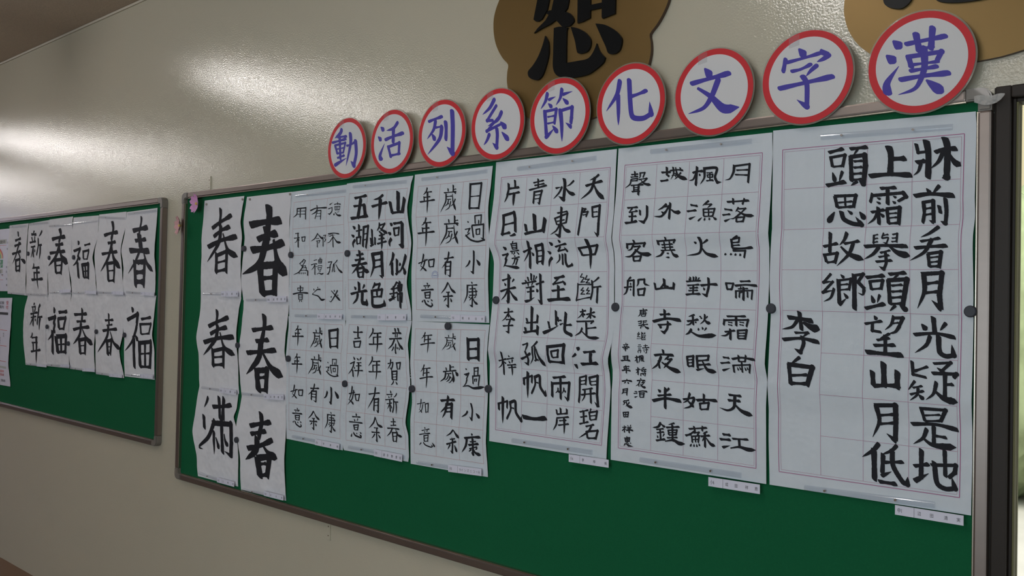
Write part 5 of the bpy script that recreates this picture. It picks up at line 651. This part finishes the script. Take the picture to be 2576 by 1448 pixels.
def make_grid(s):
    D = SHEETS[s.n]; g = D['g']; nc, nr = D['n']; big = nc == 4
    tl, tr, br, bl = g
    def ux(x, z): L_ = edge(s.l, z); return (x-L_)/(edge(s.r, z)-L_)
    uL = (ux(*tl)+ux(*bl))/2; uR = (ux(*tr)+ux(*br))/2
    def G(a, b, inset=0.0):
        t = a
        zt = tl[1]+(tr[1]-tl[1])*t; zb = bl[1]+(br[1]-bl[1])*t; z = zt+(zb-zt)*b
        u = uL+(uR-uL)*a; L_ = edge(s.l, z); return (L_+(edge(s.r, z)-L_)*u, z)
    def path(a0, b0, a1, b1, n=None):
        n = 60 if big else 36; return [G(a0+(a1-a0)*i/n, b0+(b1-b0)*i/n) for i in range(n+1)]
    m, mf = ('mag_line', 'mag_faint') if big else ('red_line', 'red_faint')
    V, F = [], []; w = 0.0013 if big else 0.0009
    for p in ((0,0,1,0), (0,1,1,1), (0,0,0,1), (1,0,1,1)): gline(s, path(*p), w, V, F)
    mk('grid_frame', V, F, m, s.o)
    V, F = [], []
    if big:
        k = 0.0048/(tr[0]-tl[0]); kz = 0.0052/(tl[1]-bl[1])
        for p in ((k,kz,1-k,kz), (k,1-kz,1-k,1-kz), (k,kz,k,1-kz), (1-k,kz,1-k,1-kz)): gline(s, path(*p), 0.0007, V, F)
        for i in range(1, nc): gline(s, path(k+(1-2*k)*i/nc, kz, k+(1-2*k)*i/nc, 1-kz), 0.0009, V, F)
        for j in range(1, nr): gline(s, path(k if j < 5 and not (j == 4 and s.n != 'P1') or j == 4 else k+(1-2*k)/nc, j/nr, 1-k, j/nr), 0.0009, V, F)
        mk('grid_lines', V, F, mf, s.o)
    else:
        for i in range(1, nc): gline(s, path(i/nc, 0, i/nc, 1), 0.0009, V, F)
        for j in range(1, nr): gline(s, path(0, j/nr, 1, j/nr), 0.0009, V, F)
        mk('grid_lines', V, F, 'red_line', s.o)
        V, F = [], []
        for i in range(nc):
            for k in (1/3, 2/3): gline(s, path((i+k)/nc, 0, (i+k)/nc, 1), 0.0005, V, F)
        for j in range(nr):
            for k in (1/3, 2/3): gline(s, path(0, (j+k)/nr, 1, (j+k)/nr), 0.0005, V, F)
        mk('guide_lines', V, F, 'red_faint', s.o)
        # faint red print down the left margin
        V, F = [], []
        for j in range(4):
            for q in range(3+j % 2):
                z = G(0, 0.08+0.22*j+0.022*q+0.03)[1]; x = G(0, 0.08+0.22*j)[0]-0.012; gline(s, [(x-0.002, z), (x+0.002, z-0.0008)], 0.0022, V, F)
        mk('margin_print', V, F, 'red_faint', s.o)
INK = {}
def load_ink():
    cur = None
    for ln in INKDATA.strip().split('\n'):
        if ln[0] == '@':
            n, ox, oz = ln[1:].split(); cur = (n, float(ox), float(oz)); INK.setdefault(n, []); continue
        nm, body = ln.split('|'); st = []
        for sk in body.split(';'):
            p = sk.split(); st.append((p[0][0], int(p[0][1:])/1e4, [(int(a)/1e4, int(b)/1e4) for a, b in (q.split(',') for q in p[1:])]))
        INK[n].append((nm, cur[1], cur[2], st))
load_ink()
for n in ORDER+['C1c', 'C1b', 'C1a', 'C2c', 'C2b', 'C2a', 'La1', 'La2', 'La3', 'La4', 'La5', 'La6', 'Lb1', 'Lb2', 'Lb3', 'Lb4', 'Lb5', 'poster', 'notice']:
    s = make_sheet(n)
    if SHEETS[n]['g']: make_grid(s)
    for nm, ox, oz, st in INK.get(n, []):
        ink_char('brushed_character', st, ox, oz, s.yf, 'ink_dry' if n == 'La1' else 'ink', s.o, rough=0.06 if n in ('C2a', 'C2b', 'C2c', 'P1') else 0.05, thick={'P1': 1.06, 'P2': 0.9 if max(p[1] for p in st) > 0.0042 else 0.72, 'P3': 0.95, 'P4': 0.88, 'P4b': 0.9, 'P5': 0.95, 'P6': 0.95, 'P7': 0.92, 'P8': 0.88}.get(n, 0.90 if n[0] == 'L' else 1.04))
# round blue stamp on the upper thin-brush grid sheet
s = SH['P4']; V, F = [], []; cx, cz = STAMP
for r_, w_ in ((0.0142, 0.0010), (0.0098, 0.0007)):
    gline(s, [(cx+r_*math.cos(a*math.pi/14), cz+r_*math.sin(a*math.pi/14)) for a in range(-2, 17)], w_, V, F)
for k in range(9):
    a = math.pi*k/8; gline(s, [(cx+0.0108*math.cos(a), cz+0.0108*math.sin(a)), (cx+0.0132*math.cos(a), cz+0.0132*math.sin(a))], 0.0014, V, F)
for k in range(4): gline(s, [(cx-0.007+0.004*k, cz-0.001), (cx-0.0048+0.004*k, cz+0.001)], 0.003, V, F)
gline(s, [(cx-0.013, cz-0.006), (cx+0.012, cz-0.006)], 0.0008, V, F)
so = mk('round_stamp', V, F, 'stamp', s.o); so['label'] = 'pale blue round stamp'
# rainbow poster and printed notice: flat print
def flat(s, name, pts, m, off=0.0007):
    return mk(name, [(x, s.yf(x, z)-off, z+CH) for x, z in pts], [tuple(range(len(pts)))], m, s.o)
def band(s, name, x0, x1, z0, z1, m): return flat(s, name, [(x0, z0), (x1, z0), (x1, z1), (x0, z1)], m)
s = SH['poster']; xr = s.r[0][0]
for k, c in enumerate(('c1', 'c2', 'c3', 'c4')):
    V, F = [], []; gline(s, [(xr-0.235+(0.152-0.017*k)*math.cos(a*math.pi/36), 0.188+(0.070-0.0085*k)*math.sin(a*math.pi/36)) for a in range(0, 37)], 0.011, V, F); mk('rainbow_band', V, F, c, s.o)
band(s, 'green_block', xr-0.385, xr-0.077, 0.136, 0.181, 'c5'); band(s, 'grey_block', xr-0.33, xr-0.035, 0.272, 0.297, 'c6'); band(s, 'grey_block', xr-0.36, xr-0.077, 0.103, 0.128, 'c6')
band(s, 'black_bar', xr-0.40, xr-0.070, 0.093, 0.097, 'print')
for z in (0.066, 0.088): band(s, 'red_rule', xr-0.40, xr-0.070, z, z+0.0015, 'red')
band(s, 'red_rule', xr-0.40, xr-0.035, 0.262, 0.2635, 'red')
Yp = lambda z: min(s.yf(xr-.05, z), s.yf(xr-.2, z), s.yf(xr-.35, z))-.0015
for z in (0.162, 0.141): text('lettering', '漢字検定受検', xr-0.25, z, 0.020, Yp(z), 'card', s.o, sx=1.25)
text('lettering', '検定実施中', xr-0.26, 0.275, 0.022, Yp(.28), 'print', s.o, sx=1.9)
text('lettering', '受検受付', xr-0.26, 0.106, 0.022, Yp(.11), 'print', s.o, sx=1.9)
for k, z in enumerate((0.272, 0.236, 0.134, 0.107, 0.066, 0.032)): text('lettering', '公年会日学検'[k], xr-0.024, z, 0.013, Yp(z), 'print', s.o, sx=1.4)
s = SH['notice']; xr = s.r[0][0]
Yp = lambda z: min(s.yf(xr-.05, z), s.yf(xr-.15, z), s.yf(xr-.25, z))-.0015
def nband(name, z0, z1, m):
    return mk(name, [(x, min(s.yf(x, z0), s.yf(x, z1))-.0012, z+CH) for x, z in [(xr-0.45+0.04*i, z_) for z_ in (z0, z1) for i in range(11)]], [(i, i+1, i+12, i+11) for i in range(10)], m, s.o)
nband('black_band', -0.131, -0.117, 'print')
for z in (-0.219, -0.307, -0.394): nband('red_rule', z, z+0.002, 'red')
text('lettering', '漢字検定試験', xr-0.33, -0.071, 0.019, Yp(-.07), 'print', s.o, sx=1.9); text('lettering', '実施要項案内', xr-0.33, -0.094, 0.019, Yp(-.09), 'print', s.o, sx=1.9)
text('lettering', '受', xr-0.085, -0.072, 0.024, Yp(-.07), 'red', s.o, sx=1.6); text('lettering', '付', xr-0.085, -0.097, 0.024, Yp(-.09), 'red', s.o, sx=1.6)
for k, (dx, z) in enumerate(((-.11, -.243), (-.11, -.256), (-.165, -.268), (-.165, -.283), (-.165, -.296))): text('lettering', '年月日時分'[k], xr+dx, z, 0.013, Yp(z), 'print', s.o, sx=1.6)
nband('grey_band', -0.432, -0.421, 'c6')
text('lettering', '会場案内図会場', xr-0.19, -0.455, 0.015, Yp(-.45), 'red', s.o); text('lettering', '案内図会場', xr-0.16, -0.475, 0.015, Yp(-.47), 'red', s.o); text('lettering', '受検会場', xr-0.13, -0.508, 0.016, Yp(-.5), 'print', s.o)

# ================================================================ clear bars, name cards, magnets, pins
def sheet_word(n):
    return INFO[n][0] if n in INFO else SMALL[n]
SHORT = {'P1': 'the boldest large poem sheet', 'P2': 'the large clerical-script poem sheet', 'P3': 'the leftmost large poem sheet', 'P4': 'the upper thin-brush grid sheet', 'P4b': 'the grid sheet with one heavy character',
 'P5': 'the upper thick-brush grid sheet', 'P6': 'the lower medium-bold grid sheet', 'P7': 'the upper clerical-script grid sheet', 'P8': 'the lower thin grid sheet', 'C1a': 'the slanted spring sheet', 'C1b': 'the middle sheet of the far left column',
 'C1c': 'the water-radical sheet', 'C2a': 'the fattest spring sheet', 'C2b': 'the middle heavy spring sheet', 'C2c': 'the stubby spring sheet', 'La1': 'the streaky grey spring sheet', 'La2': 'the tall spring sheet', 'La3': 'the slender fortune sheet',
 'La4': 'the upper row spring sheet above heavy fortune', 'La5': 'the upper new-year sheet', 'La6': 'the spring sheet by the rainbow poster', 'Lb1': 'the lower right fortune sheet', 'Lb2': 'the lower small spring sheet', 'Lb3': 'the lower broad spring sheet', 'Lb4': 'the lower heavy fortune sheet', 'Lb5': 'the lower new-year sheet'}
for key, (a, b) in BARS.items():
    n, pos = key.split(); s = SH[n]
    A, B = Vector(a), Vector(b); L_ = (B-A).length; d = (B-A)/L_; N = Vector((-d.y, d.x)); hw = 0.0062 if n[0] == 'P' and n in INFO else 0.0055
    yb = min(s.yf(A.x, A.y), s.yf(B.x, B.y), s.yf((A.x+B.x)/2, (A.y+B.y)/2))-0.0008
    bm = bmesh.new(); prof_pts = [(hw*math.cos(math.pi*k_/9)*(-1), -0.0062*math.sin(math.pi*k_/9)**0.6) for k_ in range(10)]
    rings = []
    for end in (A, B):
        rings.append([bm.verts.new((end.x+N.x*q, yb+y, end.y+N.y*q+CH)) for q, y in prof_pts])
    k = len(prof_pts)
    for i in range(k): bm.faces.new((rings[0][i], rings[0][(i+1) % k], rings[1][(i+1) % k], rings[1][i]))
    bm.faces.new(rings[0][::-1]); bm.faces.new(rings[1]); bmesh.ops.recalc_face_normals(bm, faces=bm.faces[:])
    me = bpy.data.meshes.new('clear_bar'); bm.to_mesh(me); bm.free(); me.materials.append(M['clear'])
    o = bpy.data.objects.new('clear_bar', me); C.objects.link(o)
    tag(o, 'clear plastic bar across the %s edge of %s' % (pos, SHORT[n]), 'holder', 'clear plastic bars holding the sheets')
    for f in ((0.17, 0.72) if n in INFO else (0.25,)):
        c = A+(B-A)*f; prism('pin', [(x, z+CH) for x, z in circle(c.x, c.y, 0.0024, 10)], yb-0.0068, yb-0.0052, 'pin' if pos == 'bottom' else 'tan', o)
for n, (q, txt) in TAGS.items():
    s = SH[n]; tl, tr, br, bl = [Vector(p) for p in q]
    cx, cz = (tl+tr+br+bl)/4; ang = math.atan2(*(((tr-tl)+(br-bl)).yx)); ca, sa = math.cos(ang), math.sin(ang)
    W_ = ((tr-tl).length+(br-bl).length)/2; H_ = ((tl-bl).length+(tr-br).length)/2; yb = min(s.yf(p.x, p.y) for p in (tl, tr))-0.0085
    def rp(u, v): return (cx+u*W_/2*ca-v*H_/2*sa, cz+u*W_/2*sa+v*H_/2*ca)
    o = prism('name_card', [(x, z+CH) for x, z in (rp(-1, -1), rp(1, -1), rp(1, 1), rp(-1, 1))], yb, yb+0.0006, 'card')
    tag(o, 'small white name card at the foot of %s' % SHORT[n], 'card', 'printed name cards')
    a = rp(-0.42, -1); b = rp(-0.42, 1)
    mk('divider_line', [(a[0]-.0003, yb-.0003, a[1]+CH), (a[0]+.0003, yb-.0003, a[1]+CH), (b[0]+.0003, yb-.0003, b[1]+CH), (b[0]-.0003, yb-.0003, b[1]+CH)], [(0, 1, 2, 3)], 'print', o)
    cls, nm = txt.split(); fs = H_*0.62
    x, z = rp(-0.93, -0.42); text('lettering', cls, x, z, fs*(0.9 if len(cls) < 3 else 0.75), yb-0.0003, 'print', o, ang, sx=0.62)
    if n[0] != 'L' or n in ('La1', 'La2', 'Lb1', 'Lb2'):
        for i, ch in enumerate(nm):
            u = -0.33+(1.22)*i/max(1, len(nm)-1) if len(nm) > 1 else 0
            x, z = rp(u-0.04 if i else u, -0.36); text('lettering', ch, x-(0.003 if i == len(nm)-1 else 0), z, fs*0.72, yb-0.0003, 'print', o, ang, sx=0.85)
MW = ['leftmost large poem sheet and the clerical-script one', 'clerical-script and boldest large poem sheets', 'boldest poem sheet and the right board rail', 'heavy-character grid sheet and the leftmost large poem sheet, upper one', None]
MAGL = ['round grey magnet between the leftmost large poem and the clerical-script poem', 'round grey magnet between the clerical-script poem and the boldest poem', 'round grey magnet at the right edge of the boldest poem', 'round grey magnet on the left edge of the leftmost large poem sheet',
 'round grey magnet on top of the grid sheet with one heavy character', 'round grey magnet between the lower medium-bold and heavy-character grid sheets', 'round grey magnet on the right edge of the heavy-character grid sheet',
 'round grey magnet between the upper clerical grid sheet and the thick-brush one', 'round grey magnet between the lower thin and medium-bold grid sheets', 'round grey magnet between the fattest spring sheet and the clerical grid sheet',
 'round grey magnet between the middle heavy spring sheet and the lower thin grid sheet', 'round grey magnet between the slanted and the fattest spring sheets', 'grey magnet half hidden beside the middle sheet of the far left column', 'grey magnet half hidden beside the water-radical sheet',
 'small grey magnet between upper new-year and rainbow-side spring sheets', 'small grey magnet between upper new-year sheet and its right neighbour', 'small grey magnet left of the slender fortune character', 'small grey magnet right of the lower new-year characters',
 'small grey magnet left of the lower small spring sheet', 'small grey magnet left of the lower right fortune sheet', 'small grey magnet right of the lower heavy fortune character']
for (x, z), lb in zip(MAGNETS, MAGL):
    r = 0.0113; o = None; bm = bmesh.new()
    prof_ = [(0, 0.0075), (r*0.80, 0.0075), (r*0.94, 0.0066), (r, 0.005), (r, 0.0)]; K = 28; rows = []
    for pr_, py in prof_[1:]: rows.append([bm.verts.new((x+pr_*math.cos(2*math.pi*i/K), -0.0205-py, z+CH+pr_*math.sin(2*math.pi*i/K))) for i in range(K)])
    for ra, rb in zip(rows, rows[1:]):
        for i in range(K): bm.faces.new((ra[i], ra[(i+1) % K], rb[(i+1) % K], rb[i]))
    bm.faces.new(rows[0]); bm.faces.new(rows[-1][::-1]); bmesh.ops.recalc_face_normals(bm, faces=bm.faces[:])
    me = bpy.data.meshes.new('round_magnet'); bm.to_mesh(me); bm.free(); me.materials.append(M['magnet']); o = bpy.data.objects.new('round_magnet', me); C.objects.link(o)
    tag(o, lb, 'magnet', 'round grey magnets')
for (x, z), lb in zip(PINS, ('tan button pin at the top left corner of the slanted spring sheet', 'tan button pin at the top right corner of the slanted spring sheet', 'tan button pin at the top left corner of the fattest spring sheet', 'tan button pin at the top right corner of the fattest spring sheet')):
    o = prism('button_pin', [(a, b+CH) for a, b in circle(x, z, 0.0046, 18)], -0.0200, -0.0135, 'tan', bevel=0.002); tag(o, lb, 'pin', 'tan button pins')
# ================================================================ round signs
SIGNS = [('D8', -0.549, 0.498), ('D7', -0.784, 0.504), ('D6', -1.010, 0.504), ('D5', -1.243, 0.507), ('D4', -1.471, 0.505), ('D3', -1.698, 0.510), ('D2', -1.927, 0.509), ('D1', -2.157, 0.508), ('D0', -2.388, 0.510)]
PL = ['rightmost, largest-looking round red-rimmed sign, beside the board corner', 'second round red-rimmed sign from the right, child-under-roof character', 'third round red-rimmed sign from the right, simple crossed character', 'fourth round red-rimmed sign from the right, overlapping the plaque right side',
      'round red-rimmed sign in the very middle of the row, below the plaque', 'fourth round red-rimmed sign from the left, thread character', 'third round red-rimmed sign from the left, knife-radical character', 'second round red-rimmed sign from the left, water-radical character', 'leftmost round red-rimmed sign of the row']
for (k, cx, cz), lb in zip(SIGNS, PL):
    f = (1.8538-0.030)/1.8538; cx *= f; cz *= f; R = 0.1016*f
    Y = -0.030; lean = 0.10
    e = empty('round_sign', (cx, Y, CH+cz-R)); tag(e, lb, 'sign', 'round character signs above the main board')
    prism('laminate', [(x, z+CH) for x, z in circle(cx, cz, R+0.0035, 72)], Y, Y+0.0008, 'lam', e)
    prism('red_rim', [(x, z+CH) for x, z in circle(cx, cz, R, 72)], Y-0.0006, Y-0.0002, 'red', e)
    prism('white_face', [(x, z+CH) for x, z in circle(cx+0.001, cz, R*0.862, 72)], Y-0.0011, Y-0.0007, 'white', e)
    for nm, ox, oz, st in INK[k]: ink_char('blue_character', st, ox, oz, lambda x, z: Y-0.0005, 'blue', e, rough=0.015, thick=1.18, soft=True)
    if k not in ('D8', 'D5'):
        tx, tz = cx-0.028, cz+R*0.86; mk('tape_patch', [(tx-.012, Y-.0016, tz-.018+CH), (tx+.012, Y-.0016, tz-.014+CH), (tx+.012, Y-.0016, tz+.010+CH), (tx-.012, Y-.0016, tz+.006+CH)], [(0, 1, 2, 3)], 'tapef', e)
# small clip spacer behind each sign keeps it off the wall
# ================================================================ plum-shaped plaques
def plaque(shift, label, heart_only):
    c = (-1.415+shift, 0.88)
    half = [(0.0, 0.4795), (0.06, 0.482), (0.12, 0.4935), (0.165, 0.515), (0.205, 0.549), (0.228, 0.585), (0.238, 0.622), (0.2375, 0.65), (0.2345, 0.6705), (0.254, 0.6905), (0.270, 0.712), (0.2845, 0.7395), (0.2935, 0.775), (0.294, 0.812), (0.285, 0.842), (0.270, 0.868), (0.248, 0.893), (0.22, 0.912), (0.198, 0.922),
            (0.212, 0.95), (0.218, 0.985), (0.213, 1.02), (0.197, 1.053), (0.17, 1.08), (0.13, 1.102), (0.085, 1.112), (0.04, 1.115), (0.0, 1.115)]
    pts = [Vector(p) for p in spline([Vector(p) for p in half], 3)]; ol = [(c[0]+p.x, p.y) for p in pts]+[(c[0]-p.x, p.y) for p in pts[-2:0:-1]]
    o = prism('plum_plaque', [(x, z+CH) for x, z in ol], -0.012, -0.0005, 'gold', m_side='gold_edge'); tag(o, label, 'plaque', 'plum-shaped wall plaques')
    for i, P_ in enumerate(GLYPH_POLYS):
        if heart_only and i < 6: continue
        if i in (0, 1, 3, 4):
            lo = min(z for x, z in P_); hi = max(z for x, z in P_); P_ = [(x+(0.02 if i < 2 else 0)*(1 if z > hi-0.012 else 0), z+(0.16 if i > 2 else 0.10)*(1 if z > hi-0.012 else 0)) for x, z in P_]
        if i > 5 or i == 2:
            Q_ = [Vector(p) for p in P_]; P_ = []
            for j in range(len(Q_)):
                a_, b_, c_, d_ = Q_[j-1], Q_[j], Q_[(j+1) % len(Q_)], Q_[(j+2) % len(Q_)]; sharp = [(q-p_).normalized().dot((r_-q).normalized()) < 0.45 for p_, q, r_ in ((a_, b_, c_), (b_, c_, d_))]
                m1 = Vector((0, 0)) if sharp[0] else (c_-a_)*0.5; m2 = Vector((0, 0)) if sharp[1] else (d_-b_)*0.5
                for t_ in (0, .25, .5, .75): v_ = b_*(2*t_**3-3*t_*t_+1)+m1*(t_**3-2*t_*t_+t_)+c_*(-2*t_**3+3*t_*t_)+m2*(t_**3-t_*t_); P_.append((v_.x, v_.y))
        prism('raised_stroke', [(x+shift, z+CH) for x, z in P_], -0.0175-i*0.0001, -0.0118, 'black', o)
    if heart_only:
        cx = c[0]
        for P_ in ([(-.03, .78), (.03, .78), (.03, 1.02), (-.03, 1.02)], [(-.15, .85), (-.105, .85), (-.105, .98), (-.15, .98)], [(.105, .85), (.15, .85), (.15, .98), (.105, .98)], [(-.105, .95), (.105, .95), (.105, .98), (-.105, .98)], [(-.105, .85), (.105, .85), (.105, .88), (-.105, .88)]):
            prism('raised_stroke', [(x+cx, z+CH) for x, z in P_], -0.0175, -0.0118, 'black', o)
    else:
        for P_ in ([(-1.62, .905), (-1.43, .93), (-1.43, .955), (-1.62, .93)], [(-1.385, .905), (-1.26, .925), (-1.26, .95), (-1.385, .93)]):
            prism('raised_stroke', [(x, z+CH) for x, z in P_], -0.0175, -0.0118, 'black', o)
plaque(0.0, 'bronze plum-shaped plaque with black raised character in the top middle of the wall', False)
plaque(0.954, 'bronze plum-shaped plaque cut off by the top right corner of the picture', True)

# ================================================================ paper flowers, tape
def flower(cx, cz, r, m, label, tilt, yaw_):
    e = empty('paper_flower', (cx, -0.026, CH+cz)); tag(e, label, 'flower', 'pink paper blossoms')
    rot = Matrix.Rotation(yaw_, 3, 'Z') @ Matrix.Rotation(tilt, 3, 'Y')
    for k in range(5):
        a0 = 2*math.pi*k/5+0.35; V = []; F = []
        S_ = [(0.02, 0), (0.25, 0.17), (0.50, 0.40), (0.78, 0.46), (0.98, 0.26), (0.90, 0.0)]
        out_ = S_+[(u, -v) for u, v in S_[-2:0:-1]]
        for u, v in out_:
            x = (u*math.cos(a0)-v*math.sin(a0))*r; z = (u*math.sin(a0)+v*math.cos(a0))*r; y = -0.002-0.35*r*(u**2)-0.1*r*abs(v)
            V.append(rot @ Vector((x, y, z))+Vector((cx, -0.026, CH+cz)))
        V.append(rot @ Vector((0.55*math.cos(a0)*r, -0.002-0.07*r, 0.55*math.sin(a0)*r))+Vector((cx, -0.026, CH+cz)))
        n_ = len(V)-1
        for i in range(n_): F.append((i, (i+1) % n_, n_))
        mk('petal', V, F, m, e)
    prism('stamens', [(x, z+CH) for x, z in circle(cx, cz, r*0.13, 10)], -0.034, -0.026, 'yellow', e)
flower(-3.3196, 0.3731, 0.040, 'pink', 'mauve pink paper blossom on green felt at the main board top left corner', 0.25, -0.10)
flower(-3.452, 0.290, 0.040, 'pink2', 'pale pink paper blossom on the left rail of the main board', -0.15, -0.24)
V, F = [], []
for j in range(5):
    for i in range(9):
        q = i/8; x = -0.442+0.052*q; zt = 0.4085+0.0015*math.sin(q*9)-0.002*q; zb = (0.397, 0.394, 0.391, 0.389, 0.389, 0.390, 0.392, 0.397, 0.404)[i]
        z = zt+(zb-zt)*j/4; V.append((x, -0.0275-0.005*(0.5+0.5*noise.noise(Vector((i*.9, j*1.1, 3)))), z+CH))
for j in range(4):
    for i in range(8): a = j*9+i; F.append((a, a+1, a+10, a+9))
o = mk('crumpled_tape', V, F, 'tapew', smooth=True); tag(o, 'crumpled piece of clear tape on the top right corner of the board frame', 'tape')
